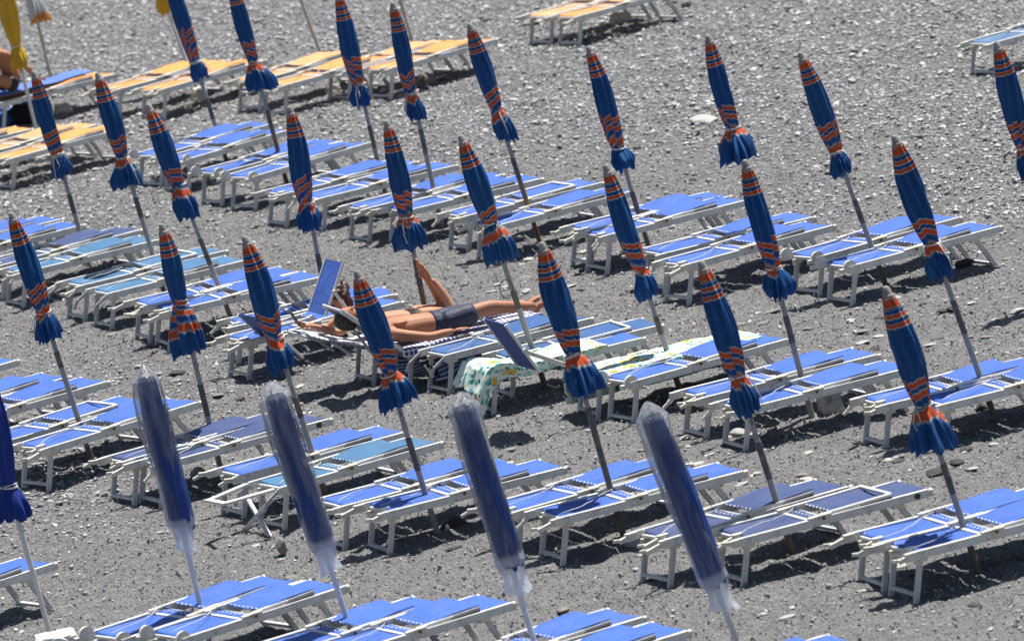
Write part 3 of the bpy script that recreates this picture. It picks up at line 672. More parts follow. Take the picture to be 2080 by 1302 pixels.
def umbrella(tip, skirt, base, kind, label, group, seed, tie=.78, flare=.125, rmax=.10, digit=None, low='pole', twist=None, sink=.06):
    B = at(*base, 0.0); B.z = gz(B.x, B.y); T = at_depth(*tip, B.y)
    ax = T-B; Lt = ax.length
    frac = math.dist(skirt, tip)/math.dist(base, tip); L = Lt*frac
    R = random.Random(seed)
    t = bpy.data.objects.new('beach_umbrella', None); col.objects.link(t); t.location = B
    t.rotation_mode = 'QUATERNION'; t.rotation_quaternion = ax.to_track_quat('Z', 'Y') @ Matrix.Rotation(R.uniform(0, 6.28), 3, 'Z').to_quaternion()
    tag(t, label, 'umbrella', group)
    def cyl(nm, z0, z1, r, mat, parent=t, n=12):
        b = MB(); b.tube([(0, 0, z0), (0, 0, z1)], r, n); return add(nm, b.mesh(nm, mat, smooth=True, sharp=40), parent)
    zs = Lt-L                                              # height of the hem
    if kind in ('striped', 'petrol'):
        zj = zs-R.uniform(.12, .30); zk = zj-R.uniform(.14, .30)
        cyl('pole', -sink-.2, zk+.06, .0250, low); cyl('pole_sleeve', zk, zj, .0260, 'pole_dark' if R.random() < .7 else 'pole_grime')
        cyl('upper_pole', zj-.04, Lt-.03, .0215, 'pole')
        if low != 'pole_wood' and R.random() < .55: cyl('pole_foot', -.1, R.uniform(.12, .34), .0256, 'pole_grime')
    elif kind in ('wrapped', 'plainblue'):
        cyl('pole', -sink-.2, Lt*.42, .021, 'pole_white'); cyl('upper_pole', Lt*.40, Lt-(.16 if kind == 'wrapped' else .03), .017, 'pole_white'); cyl('pole_collar', Lt*.405, Lt*.43, .026, 'pole_white')
    else:
        cyl('pole', -sink-.2, Lt-.03, .021, 'pole_pale' if kind != 'yellow' else 'pole_white')
    tw = twist if twist is not None else R.uniform(-.9, .9)
    if kind == 'wrapped':
        add('canopy', closed_cloth('canopy', 'wrapped', L*.80, Lt-.045, seed, tie=.97, rmax=.099, rtip=.072, rtie=.090, flare=.082, twist=.3, bulge=.5, soft=.7, pleat=.22), t)
        lw_ = t.rotation_quaternion.inverted() @ Vector((-1, -.25, 0)); add('plastic_sleeve', sleeve_mesh(L, Lt, seed, math.atan2(lw_.y, lw_.x)), t)
    else:
        mat = {'striped': 'striped', 'plainblue': 'plainblue', 'yellow': 'yellow', 'cream': 'cream'}[kind]
        add('canopy', closed_cloth('canopy', mat, L-.062, Lt, seed, tie=tie, flare=flare, rmax=rmax, twist=tw, tri=R.uniform(.016, .036)), t)
        c_ = add('tie_cord', ring_cord(Lt-.062-(L-.062)*tie, .062, seed, seed % 4 != 1), t)
        b = MB(); b.tube([(0, 0, Lt-.098), (0, 0, Lt-.066), (0, 0, Lt-.060), (0, 0, Lt-.015), (0, 0, Lt)], [.047, .042, .035, .028, .017], 14)
        add('finial', b.mesh('finial', 'cap', smooth=True, sharp=35), t)
    if digit:
        cu = bpy.data.curves.new('digit', 'FONT'); cu.body = digit; cu.size = .05; cu.align_x = 'CENTER'
        o = bpy.data.objects.new('painted_digit', cu); col.objects.link(o)
        dg = bpy.context.evaluated_depsgraph_get(); m2 = bpy.data.meshes.new_from_object(o.evaluated_get(dg)); bpy.data.objects.remove(o)
        m2.materials.clear(); m2.materials.append(M['dark'])
        o = add('painted_digit', m2, t); q = t.rotation_quaternion.inverted()
        dirc = q @ Vector((0, -1, 0)); a = math.atan2(dirc.y, dirc.x)
        o.location = (math.cos(a)*.0226, math.sin(a)*.0226, zs-.10); o.rotation_euler = (math.pi/2, 0, a+math.pi/2)
    return t
def sleeve_mesh(L, Lt, seed, side):
    """a plastic bag pulled over the furled cloth: pointed crumpled top, gathered bottom"""
    r = random.Random(seed); ph = [r.uniform(0, 6.283) for _ in range(9)]; nu, nv = 80, 56; vs = []; at_ = []
    for i in range(nu+1):
        t = i/nu
        R_ = .006+.095*min(1, (t/.085))**.85 if t < .085 else .101
        if t > .86:
            k = (t-.86)/.14; R_ = .101-.030*math.sin(k*2.8)+.004*k
        for j in range(nv):
            a = 6.2832*j/nv
            wv = 1+.035*math.sin(2*a+ph[0]+5*t)+.03*math.sin(5*a+ph[1]-9*t)+.02*math.sin(9*a+ph[2]+21*t)
            if t < .15: wv += (.15-t)*2.4*(math.sin(2*a+ph[3])*.9+.12*math.sin(5*a+ph[4]+20*t))
            if t > .82: wv += (t-.82)*1.25*(math.sin(2*a+ph[5]+6*t)*.8+math.sin(5*a+ph[6]-20*t)*.45)
            wv += .30*max(0, math.cos(a-side))**10*max(0, math.sin(math.pi*min(1, t*1.6)))+.022*abs(math.sin(6*a+ph[8]+13*t+2*math.sin(9*t)))+.014*abs(math.sin(11*a-23*t+ph[7]))      # a loose seam flap along one side
            rr = R_*wv
            vs.append((math.cos(a)*rr, math.sin(a)*rr, Lt-L*t + (.03*math.sin(a+ph[7])*max(0, t-.85)/.15)))
            at_.append(.26*max(0, 1-t/.20)+.62*min(1, max(0, (t-.81)/.03))+.40*max(0, math.cos(a-side))**8)
    fs = [(i*nv+j, (i+1)*nv+j, (i+1)*nv+(j+1) % nv, i*nv+(j+1) % nv) for i in range(nu) for j in range(nv)]
    b = MB(); b.add(vs, fs, a=at_); return b.mesh('plastic_sleeve', 'sleeve', smooth=True, attr=True)
# ------------------------------------------------------------------ umbrellas in their rows (tip, hem and foot as seen in the photograph)
G2, G3, G4 = 'striped umbrellas of the second row from the front', 'striped umbrellas of the third row from the front', 'striped umbrellas of the fourth row from the front'
GF, GB = 'plastic covered umbrellas of the front row', 'umbrellas over the orange loungers'
UMB = [
 ((68,145),(122,357),(183,545),'striped','striped umbrella, leftmost of the third row, tied low with a short hem',G3,dict(tie=.80,flare=.10,rmax=.088)),
 ((197,148),(272,370),(334,592),'striped','striped umbrella, second from left in the third row, its hem puffed to one side',G3,dict(tie=.74,flare=.135,rmax=.10)),
 ((300,212),(372,438),(474,656),'striped','striped umbrella, third from left in the third row, standing over the pale blue loungers',G3,dict(tie=.72,flare=.12,rmax=.10)),
 ((588,217),(642,457),(676,678),'striped','striped umbrella standing just behind the upright blue sun shade of the reading woman',G3,dict(tie=.80,flare=.125,rmax=.10)),
 ((785,245),(828,497),(879,702),'striped','striped umbrella whose pole rises beside the lifted bare feet, tied with a red cord',G3,dict(tie=.76,flare=.155,rmax=.095,low='pole_wood')),
 ((935,275),(1012,530),(1108,787),'striped','striped umbrella over the lounger behind the floral towel, a cord loop hanging on its pole',G3,dict(tie=.70,flare=.15,rmax=.10)),
 ((1230,335),(1308,602),(1382,795),'striped','striped umbrella rising between the floral towel and the single blue lounger',G3,dict(tie=.80,flare=.11,rmax=.092)),
 ((1513,325),(1577,597),(1650,850),'striped','striped umbrella with the concrete block at the foot of its pole',G3,dict(tie=.80,flare=.115,rmax=.09)),
 ((1816,276),(1908,560),(2024,858),'striped','striped umbrella in the third row, rightmost, dark cord around its lower folds',G3,dict(tie=.76,flare=.11,rmax=.10)),
 ((332,-72),(387,163),(460,326),'striped','striped umbrella, leftmost of the fourth row, in front of the orange lounger pair',G4,dict(tie=.85,flare=.10,rmax=.09)),
 ((468,-48),(525,180),(584,377),'striped','striped umbrella on a wooden lower pole, hem spread wide before the orange canvas',G4,dict(tie=.76,flare=.15,rmax=.085,low='pole_wood')),
 ((686,-16),(741,208),(782,390),'striped','striped umbrella, third from left in the fourth row, tip cut by the top edge',G4,dict(tie=.82,flare=.105,rmax=.10)),
 ((797,5),(847,238),(897,457),'striped','striped umbrella in the fourth row with the pale rock under the lounger beside it',G4,dict(tie=.78,flare=.105,rmax=.085)),
 ((953,48),(1020,282),(1096,490),'striped','striped umbrella reaching up past the last orange lounger, fifth from left in the fourth row',G4,dict(tie=.72,flare=.11,rmax=.09,low='pole_wood')),
 ((1195,95),(1262,335),(1320,508),'striped','striped umbrella in the fourth row below the far pale orange lounger pair',G4,dict(tie=.84,flare=.12,rmax=.09)),
 ((1437,72),(1490,318),(1567,537),'striped','striped umbrella with the widest frilled hem, beside a large white stone',G4,dict(tie=.76,flare=.175,rmax=.09)),
 ((1625,107),(1707,352),(1800,579),'striped','striped umbrella standing alone against the bare gravel, second from right in the fourth row',G4,dict(tie=.82,flare=.10,rmax=.095)),
 ((2023,85),(2088,350),(2165,605),'striped','striped umbrella cut by the right edge of the picture',G4,dict(tie=.80,flare=.11,rmax=.10)),
 ((-160,395),(-85,640),(17,868),'striped','umbrella of which only the foot of the pole shows at the left edge',G2,dict(tie=.8)),
 ((22,432),(96,683),(187,936),'striped','striped umbrella, leftmost of the second row, a thick rope round its waist',G2,dict(tie=.80,flare=.11,rmax=.092)),
 ((328,455),(376,715),(448,952),'striped','striped umbrella hanging loosely open like a bell above the navy loungers',G2,dict(tie=.60,flare=.155,rmax=.085,rtie=.07)),
 ((497,480),(572,745),(662,1008),'striped','striped umbrella hiding a folded shaded sun shade, third from left in the second row',G2,dict(tie=.76,flare=.12,rmax=.105)),
 ((724,550),(801,822),(889,1085),'striped','striped umbrella in front of the head of the lying man',G2,dict(tie=.76,flare=.145,rmax=.105,digit='3')),
 ((1100,492),(1176,787),(1266,1084),'striped','striped umbrella in front of the floral towel, its pole marked with a small 9',G2,dict(tie=.76,flare=.15,rmax=.105,digit='9',low='pole_grime')),
 ((1423,530),(1524,830),(1610,1118),'striped','striped umbrella standing behind the navy lounger pair on the right',G2,dict(tie=.76,flare=.115,rmax=.10,digit='0')),
 ((1798,582),(1886,905),(1988,1160),'striped','striped umbrella, rightmost of the second row, a broad orange band above its hem',G2,dict(tie=.72,flare=.15,rmax=.105)),
 ((290,740),(376,1114),(430,1322),'wrapped','navy umbrella in a clear plastic bag, leftmost of the covered four',GF,{}),
 ((548,775),(662,1162),(737,1354),'wrapped','navy umbrella in a milky plastic bag, second of the covered four',GF,{}),
 ((933,795),(1047,1198),(1114,1402),'wrapped','navy umbrella in a plastic bag with loose side flap, third of the covered four',GF,{}),
 ((1312,816),(1458,1235),(1535,1397),'wrapped','navy umbrella in a plastic bag, rightmost of the covered four, leaning the most',GF,{}),
 ((-80,640),(24,1046),(103,1291),'plainblue','plain royal blue furled umbrella at the left edge standing in a white base','umbrellas of the front row',dict(tie=.85,flare=.13,rmax=.13)),
 ((-22,-120),(36,134),(78,280),'yellow','yellow furled umbrella in the upper left corner beside the seated person',GB,dict(tie=.83,flare=.125,rmax=.125)),
 ((20,-180),(58,46),(106,167),'cream','off white furled umbrella with orange hem in the upper left corner',GB,dict(tie=.70,flare=.13,rmax=.10)),
 ((255,-210),(330,24),(395,172),'yellow','yellow furled umbrella of which only the hem shows at the top edge',GB,dict(tie=.80,flare=.12)),
 ((525,-230),(601,-20),(657,124),'cream','left of two bare pale poles rising from the orange loungers',GB,{}),
 ((745,-220),(806,-20),(844,106),'cream','right of two bare pale poles rising from the orange loungers',GB,{}),
]
for i, (tip, sk, base, kind, label, grp, kw) in enumerate(UMB):
    kw = dict(kw); rt = kw.pop('rtie', None)
    umbrella(tip, sk, base, kind, label, grp, i+3, **kw)
# ------------------------------------------------------------------ loungers
P2, P3, P4, PF, PB = 'loungers of the second row from the front', 'loungers of the third row from the front', 'loungers of the fourth row from the front', 'loungers of the front row', 'orange loungers at the back'
S = lambda P, d: (P[0]+d[0], P[1]+d[1])
BEDS = [
 # front row
 ((237,1301),(614,1177),'blue','blue lounger, far one of the pair under the leftmost plastic covered umbrella',PF,dict(hinge='disc')),
 ((365,1297),(702,1188),'blue','blue lounger, near one of the pair under the leftmost plastic covered umbrella',PF,dict(hinge='disc')),
 ((-236,1254),(109,1142),'blue','blue lounger beside the white umbrella base in the lower left corner',PF,{}),
 ((563,1330),(908,1225),'blue','blue lounger, far one of the pair under the second plastic covered umbrella',PF,{}),
 ((695,1327),(1040,1222),'blue','blue lounger, near one of the pair under the second plastic covered umbrella',PF,{}),
 ((965,1354),(1306,1251),'blue','blue lounger, far one of the bottom edge pair under the third covered umbrella',PF,{}),
 ((1057,1382),(1397,1279),'blue','blue lounger, near one of the bottom edge pair under the third covered umbrella',PF,{}),
 ((1418,1409),(1758,1306),'blue','blue lounger showing only its foot end at the bottom edge, left of two',PF,{}),
 ((1560,1435),(1905,1332),'blue','blue lounger showing only its foot corner at the bottom edge, right of two',PF,{}),
 # second row
 ((-290,825),(50,726),'blue','blue lounger whose foot end enters at the left edge, topmost of three there',P2,{}),
 ((-190,858),(150,761),'blue','blue lounger at the left edge, far one of the pair beside the rope-tied umbrella',P2,{}),
 ((-117,868),(227,771),'blue','blue lounger at the left edge, near one of the pair beside the rope-tied umbrella',P2,{}),
 ((-20,905),(300,812),'blue','blue lounger, back frame bare, far one of the pair left of the navy loungers',P2,dict(framed=True)),
 ((85,912),(404,815),'blue','bright blue lounger, near one of the pair behind the leftmost plastic covered umbrella',P2,{}),
 ((258,941),(592,850),'navy','faded navy lounger, far one of the pair between the first two covered umbrellas',P2,dict(framed=False)),
 ((312,945),(670,849),'navy','faded navy lounger with dark rail slot, near of its pair behind the first bagged umbrella',P2,dict(slot=True)),
 ((480,967),(820,877),'blue','blue lounger directly behind the teal one, by the second covered umbrella',P2,{}),
 ((563,991),(894,897),'teal','teal lounger with crossed legs under its head end, behind the second covered umbrella',P2,dict(hinge='none')),
 ((685,1030),(1036,938),'blue','blue lounger, far one of the pair left of the third covered umbrella',P2,{}),
 ((775,1041),(1145,948),'blue','blue lounger, near one of the pair crossing behind the third covered umbrella',P2,{}),
 ((1037,1041),(1400,940),'blue','blue lounger, far one of the pair between the third and fourth covered umbrellas',P2,{}),
 ((1127,1053),(1511,955),'blue','blue lounger, near one of the pair between the third and fourth covered umbrellas',P2,{}),
 ((1340,1098),(1731,984),'navy','navy lounger behind the fourth covered umbrella, far one of its pair',P2,dict(slot=True)),
 ((1495,1095),(1886,992),'navy','navy lounger with bare back frame, near one right of the fourth covered umbrella',P2,dict(framed=True,slot=True)),
 ((1780,1103),(2172,1003),'blue','blue lounger, far one of the pair in the lower right corner',P2,{}),
 ((1846,1123),(2238,1020),'blue','blue lounger, near one of the pair in the lower right corner',P2,{}),
 # third row
 ((-180,521),(142,440),'blue','blue lounger, far one of the pair at the left edge in the third row',P3,{}),
 ((-137,533),(184,452),'blue','blue lounger, near one of the pair at the left edge in the third row',P3,{}),
 ((-8,541),(286,466),'navy','dull purple blue lounger under the leftmost umbrella of the third row',P3,{}),
 ((34,556),(322,486),'teal','teal lounger, near one of the pair at the leftmost umbrella of the third row',P3,dict(hinge='lever')),
 ((159,581),(458,508),'teal','teal lounger with its back frame bare and a bent lever hanging at its head',P3,dict(framed=True)),
 ((214,597),(497,528),'teal','teal lounger, near one of the pair under the second umbrella of the third row',P3,dict(hinge='none')),
 ((290,622),(600,552),'blue','blue lounger, far one of the pair left of the sunbathers',P3,{}),
 ((330,634),(651,562),'blue','blue lounger, near one of the pair left of the sunbathers',P3,{}),
 ((468,664),(802,597),'blue','blue lounger, farthest of those behind the sunbathers, partly hidden by the reading woman',P3,{}),
 ((900,722),(1200,645),'petrol','dull blue lounger right behind the sunbathers\' feet, far one of its pair',P3,dict(hinge='none')),
 ((1025,731),(1343,659),'petrol','dull blue lounger with bare back frame, near one of the pair behind the floral towel',P3,dict(framed=True)),
 ((1275,777),(1600,687),'blue','single blue lounger with round hinge discs in front of the floral towel',P3,dict(hinge='disc')),
 ((1420,809),(1782,719),'blue','blue lounger, far one of the pair beside the concrete block',P3,{}),
 ((1500,832),(1850,745),'blue','blue lounger standing over the concrete block',P3,{}),
 ((1785,824),(2135,740),'blue','blue lounger, far one of the pair at the right edge in the third row',P3,{}),
 ((1905,823),(2265,735),'blue','blue lounger, near one of the pair at the right edge in the third row',P3,{}),
 # fourth row
 ((311,318),(565,247),'blue','blue lounger, far one of the first pair from the left in the fourth row',P4,dict(hinge='disc')),
 ((375,325),(580,265),'blue','blue lounger, near one of the first pair from the left in the fourth row',P4,dict(hinge='disc')),
 ((440,352),(690,287),'blue','blue lounger, far one of the second pair in the fourth row, at the wooden pole',P4,dict(hinge='disc')),
 ((505,361),(754,288),'blue','blue lounger, near one of the second pair in the fourth row, at the wooden pole',P4,dict(hinge='disc')),
 ((570,395),(846,328),'blue','blue lounger, far one of the third pair in the fourth row, with yellowed levers',P4,{}),
 ((645,404),(926,335),'blue','blue lounger, near one of the third pair in the fourth row',P4,{}),
 ((738,425),(1021,354),'blue','blue lounger, far one of the fourth row pair behind the red tied umbrella',P4,{}),
 ((815,430),(1100,362),'blue','blue lounger, near one of the fourth pair in the fourth row',P4,{}),
 ((940,440),(1223,370),'blue','blue lounger with long bare white rail, far one of the fourth row\'s fifth pair',P4,dict(framed=True)),
 ((1000,460),(1282,388),'blue','blue lounger, near one of the fifth pair in the fourth row',P4,{}),
 ((1188,469),(1482,398),'blue','blue lounger, far one of the sixth pair in the fourth row',P4,{}),
 ((1222,480),(1511,407),'blue','blue lounger, near one of the sixth pair in the fourth row',P4,{}),
 ((1338,517),(1652,440),'blue','blue lounger, far one of the pair left of the lone umbrella on the gravel',P4,{}),
 ((1382,540),(1698,455),'blue','blue lounger, near one of the pair left of the lone umbrella on the gravel',P4,{}),
 ((1642,527),(1961,437),'blue','blue lounger with round hinge discs, far one of the rightmost pair in the fourth row',P4,dict(hinge='disc')),
 ((1713,544),(2037,457),'blue','blue lounger with round hinge discs, near one of the rightmost pair in the fourth row',P4,dict(hinge='disc')),
 # back
 ((-192,322),(64,262),'orange','orange lounger cut by the left edge, behind the orange pair',PB,{}),
 ((-62,320),(208,250),'peach','orange lounger, far one of the pair at the left edge behind the blue umbrella',PB,{}),
 ((10,325),(262,256),'orange','orange lounger, near one of the pair at the left edge behind the blue umbrella',PB,{}),
 ((-12,212),(242,148),'orange','orange lounger with a person sitting on its blue towel',PB,dict(hinge='none')),
 ((230,184),(463,122),'orange','orange lounger, far one of the pair beside the white block',PB,{}),
 ((312,186),(551,118),'orange','orange lounger, near one of the pair beside the white block',PB,{}),
 ((508,168),(752,101),'peach','orange lounger, far one of the pair under the left bare pole',PB,{}),
 ((560,178),(806,111),'orange','orange lounger, near one of the pair under the left bare pole',PB,{}),
 ((690,147),(938,81),'peach','orange lounger, far one of the rightmost pair under the right bare pole',PB,{}),
 ((777,143),(1014,77),'orange','orange lounger, near one of the rightmost pair above the pale rock',PB,{}),
 ((1092,38),(1345,-30),'peach','faded orange lounger, far one of the pair at the top edge',PB,{}),
 ((1152,39),(1405,-28),'orange','orange lounger, near one of the pair at the top edge',PB,{}),
 ((2000,92),(2262,20),'slate','grey blue lounger at the right edge high on the gravel',None,dict(hinge='lever')),
]
for i, (P, Q, c, label, grp, kw) in enumerate(BEDS):
    tb = lounger(P, Q, c, label, grp, seed=i, **kw)
    if 'crossed legs' in label:
        for (y0, y1) in ((.02, WB-.02), (WB-.02, .02)):
            b = MB(); b.bar((-.05, y0, ZR-.08), (-.12, y1, -.02), .030, .034, up=(1, 0, 0)); add('cross_leg', b.mesh('cross_leg', 'leg'), tb)
        b = MB(); b.bar((-.02, .02, ZR-.01), (-.42, .10, ZR-.03), .05, .022); b.bar((-.02, WB-.02, ZR-.01), (-.42, WB-.12, ZR-.03), .05, .022); b.bar((-.42, .08, ZR-.03), (-.42, WB-.10, ZR-.03), .05, .022)
        add('head_frame', b.mesh('head_frame', 'alu'), tb)
    if c in ('petrol', 'teal') and kw.get('hinge') == 'none' or 'bent lever' in label:
        for y in (.0, WB-.02):
            b = MB(); b.bar((.0, y, ZR-.03), (-.12, y-.02, ZR-.09), .012, .03, bev=.3); b.bar((-.12, y-.02, ZR-.09), (-.16, y-.02, ZR-.16), .012, .03, bev=.3)
            add('bent_lever', b.mesh('bent_lever', 'greybar'), tb)
# ------------------------------------------------------------------ the occupied loungers, towels and people
def frame_of(P, Q):
    p, q = at(*P, ZR), at(*Q, ZR); d = q-p; rz = math.atan2(d.y, d.x); k = max(.90, min(1.12, math.hypot(d.x, d.y)/LB)); mid = (p+q)/2
    o = mid-Vector((math.cos(rz), math.sin(rz), 0))*LB*k/2
    return Matrix.Translation((o.x, o.y, 0)) @ Matrix.Rotation(rz, 4, 'Z'), k
def raised_back(t, color, length, ang, width=WB-.04, bars=True):
    """head rest swung out over the head end and propped up by 'ang'"""
    y0 = (WB-width)/2; dx, dz = -math.cos(ang), math.sin(ang); z0 = ZR+.0
    b = MB(); b.sheet(lambda u, v: (dx*length*u, y0+.01+(width-.02)*v, z0+dz*length*u-.012*math.sin(3.1416*v)*(1-u)), 8, 6, .010); add('head_canvas', b.mesh('head_canvas', color), t)
    for y in (y0, y0+width):
        b = MB(); b.bar((.02, y, z0-.01), (dx*length, y, z0+dz*length-.01), .024, .042, up=(0, 0, 1)); add('head_rail', b.mesh('head_rail', 'alu'), t)
        b = MB(); b.bar((dx*length*.6, y, z0+dz*length*.6-.02), (-.05+dx*.1, y, ZR-.07), .018, .024, up=(1, 0, 0)); add('prop', b.mesh('prop', 'leg'), t)
    b = MB(); b.bar((dx*length, y0, z0+dz*length-.01), (dx*length, y0+width, z0+dz*length-.01), .026, .026); add('head_bar', b.mesh('head_bar', 'alu'), t)
WP, WQ = (745,702), (1040,632)      # bed of the reading woman (hinge of the head rest, foot)
MP, MQ = (818,712), (1110,645)      # bed of the lying man
tw_ = lounger(WP, WQ, 'blue', 'white framed lounger on which the reading woman lies', P3, hinge='none', seed=81, raised=True)
raised_back(tw_, 'blue', .60, math.radians(20))
shade_panel(tw_, 'blue', -.34, math.radians(-31), length=.50, arm_x=.05, width=.40, z0=ZR+.34, arm_from=.45)
tm_ = lounger(MP, MQ, 'royal', 'white framed lounger on which the man lies, its shaded head rest propped up', P3, hinge='none', seed=82, raised=True)
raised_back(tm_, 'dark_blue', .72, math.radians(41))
# the empty lounger left of them with its shade tipped over the head end
tn_ = lounger((492,694),(815,612), 'blue', 'blue lounger with a shaded sun shade tipped over its head, left of the reading woman', P3, seed=83, hinge='lever')
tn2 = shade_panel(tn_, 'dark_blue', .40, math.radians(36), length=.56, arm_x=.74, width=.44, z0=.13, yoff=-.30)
# the two loungers under the floral towels
TP, TQ = (988,761), (1306,685)
UP, UQ = (1200,767), (1530,688)
ta_ = lounger(TP, TQ, 'royal', 'lounger under the crumpled end of the floral towel', P3, seed=84, hinge='none', raised=True)
tb_ = lounger(UP, UQ, 'royal', 'lounger under the long floral towel, its shaded sun shade raised at the head', P3, seed=85, hinge='none', raised=True)
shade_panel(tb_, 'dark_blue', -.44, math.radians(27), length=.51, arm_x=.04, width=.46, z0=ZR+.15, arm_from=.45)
def towel(Fm, k, mat, label, x0, x1, hang_near, hang_far, hang_foot=0.0, hang_head=0.0, seed=0, nx=70, ny=40, name='towel', z=ZR+.012, headfn=None, taper=0.0):
    r = random.Random(seed); p = [r.uniform(0, 6.28) for _ in range(6)]
    Lx = x1-x0+hang_foot+hang_head; Ly = WB+.02+hang_near+hang_far
    def fn(u, v):
        a = -hang_head+Lx*u; yv = -hang_near+Ly*v
        if taper and yv < 0: yv *= 1-taper*min(1, max(0, a+.05)/.9)
        x, y, zz = x0+a, yv-.01, z
        wob = .006*math.sin(14*u+3*v*4+p[0])+.004*math.sin(31*u+11*v+p[1])
        if yv < 0:
            y = -.022+yv*.10+.016*math.sin(22*u*Lx/1.6+p[2])*min(1, -yv/.06); zz = z+yv*(.97+.10*math.sin(9*u+p[3])); wob *= .5
        elif yv > WB+.02:
            e = yv-WB-.02; y = WB+.022+e*.1; zz = z-e
        if a < 0: x = x0-.02+a*.55+.02*math.sin(26*yv+p[4]); zz = zz+a*.75+.02*math.sin(17*yv+p[5])
        if a > x1-x0: e = a-(x1-x0); x = x1+.02+e*.25; zz = zz-e*.95
        if headfn: zz += headfn(x, y)
        return Fm @ Vector((x*k, y, max(zz+wob, .015)))
    b = MB(); b.sheet(fn, nx, ny, .008, uv=lambda u, v: (u*Lx/1.6, v*Ly/1.6)); return add(name, b.mesh(name, mat, smooth=True, uv=True), label=label, cat='towel')
Fm, km = frame_of(MP, MQ); Fw, kw_ = frame_of(WP, WQ); Ft, kt = frame_of(TP, TQ); Fu, ku = frame_of(UP, UQ)
towel(Fm, km, 'plaid', 'navy and white plaid towel under the lying man, draped over the rail', -.0, 1.50, .085, .02, hang_foot=.05, seed=3)
towel(Fw, kw_, 'check', 'white towel with thin blue checks under the reading woman', -.56, 1.50, .035, .03, hang_foot=.03, seed=4, headfn=lambda x, y: max(0, -x)*math.tan(math.radians(20))+.004)
towel(Fu, ku, 'floral', 'long white towel with teal and yellow floral print spread on the right lounger', -.04, 1.56, .04, .30, hang_foot=.10, seed=5, nx=90, ny=50)
def crumple(x, y): return .03*math.sin(6*x+4*y)*math.exp(-max(0, x-.0)*2)+.05*math.exp(-((x-.12)/.16)**2)
towel(Ft, kt, 'floral', 'crumpled white towel with teal and yellow floral print hanging off the left lounger', .0, 1.15, .20, .10, hang_head=.20, seed=6, nx=100, ny=70, headfn=crumple, taper=.8)
# ---- bodies: skinned joints joined with shaped heads, fused into one surface
def skin_tree(chains):
    """chains: list of lists of (point, rx) ; a chain starting with an integer joins that vertex"""
    bm = bmesh.new(); L = bm.verts.layers.skin.verify(); allv = []
    for ci, ch in enumerate(chains):
        prev = None; first = True
        for it in ch:
            if isinstance(it, int): prev = allv[it]; first = False; continue
            p, r = it; v = bm.verts.new(p); r = r if isinstance(r, tuple) else (r, r); v[L].radius = r; allv.append(v)
            if first: v[L].use_root = True; first = False
            if prev is not None: bm.edges.new((prev, v))
            prev = v
    me = bpy.data.meshes.new('sk'); bm.to_mesh(me); bm.free()
    o = bpy.data.objects.new('sk', me); col.objects.link(o)
    o.modifiers.new('s', 'SKIN'); o.modifiers.new('u', 'SUBSURF').levels = 2
    dg = bpy.context.evaluated_depsgraph_get(); m2 = bpy.data.meshes.new_from_object(o.evaluated_get(dg))
    bpy.data.objects.remove(o); return m2
def blob(c, r, rot=None, seg=24):
    bm = bmesh.new(); bmesh.ops.create_uvsphere(bm, u_segments=seg, v_segments=seg//2+4, radius=1)
    Mx = Matrix.Translation(c) @ (rot or Matrix.Identity(4)) @ Matrix.Diagonal((*r, 1)); bm.transform(Mx)
    m_ = bpy.data.meshes.new('b'); bm.to_mesh(m_); bm.free(); return m_
def fuse(name, meshes, mat, voxel=.009, smooth_it=6):
    bm = bmesh.new()
    for m_ in meshes: bm.from_mesh(m_)
    me = bpy.data.meshes.new(name); bm.to_mesh(me); bm.free()
    o = bpy.data.objects.new('f', me); col.objects.link(o)
    rm = o.modifiers.new('r', 'REMESH'); rm.mode = 'VOXEL'; rm.voxel_size = voxel; rm.use_smooth_shade = True
    if smooth_it: sm = o.modifiers.new('s', 'SMOOTH'); sm.iterations = smooth_it; sm.factor = .4
    dg = bpy.context.evaluated_depsgraph_get(); m2 = bpy.data.meshes.new_from_object(o.evaluated_get(dg)); bpy.data.objects.remove(o)
    m2.name = name; m2.materials.clear(); m2.materials.append(M[mat])
    m2.polygons.foreach_set('use_smooth', [True]*len(m2.polygons)); return m2
def head_parts(c, fwd, up, s=1.0):
    """skull, jaw, nose, ears, lips, brow around centre c; fwd = where the face looks"""
    fwd = Vector(fwd).normalized(); up = (Vector(up)-fwd*Vector(up).dot(fwd)).normalized(); sd = fwd.cross(up)
    R4 = Matrix((( fwd.x, sd.x, up.x, 0), (fwd.y, sd.y, up.y, 0), (fwd.z, sd.z, up.z, 0), (0, 0, 0, 1))); c = Vector(c)
    P = lambda f, s_, u: c+fwd*f*s+sd*s_*s+up*u*s
    ms = [blob(P(-.012, 0, .02), (.098*s, .077*s, .098*s), R4), blob(P(.035, 0, -.05), (.058*s, .056*s, .072*s), R4), blob(P(.062, 0, -.098), (.026*s, .026*s, .020*s), R4),
          blob(P(.098, 0, -.022), (.022*s, .014*s, .020*s), R4, 12), blob(P(.090, 0, .004), (.012*s, .010*s, .030*s), R4, 12), blob(P(.080, 0, -.062), (.016*s, .024*s, .007*s), R4, 12),
          blob(P(.080, 0, -.074), (.014*s, .020*s, .007*s), R4, 12), blob(P(.078, 0, .030), (.014*s, .050*s, .010*s), R4, 12)]
    for q in (-1, 1): ms.append(blob(P(-.005, q*.078, -.015), (.020*s, .010*s, .032*s), R4, 12))
    eyes = [P(.078, q*.031, .008) for q in (-1, 1)]
    return ms, eyes, R4, P
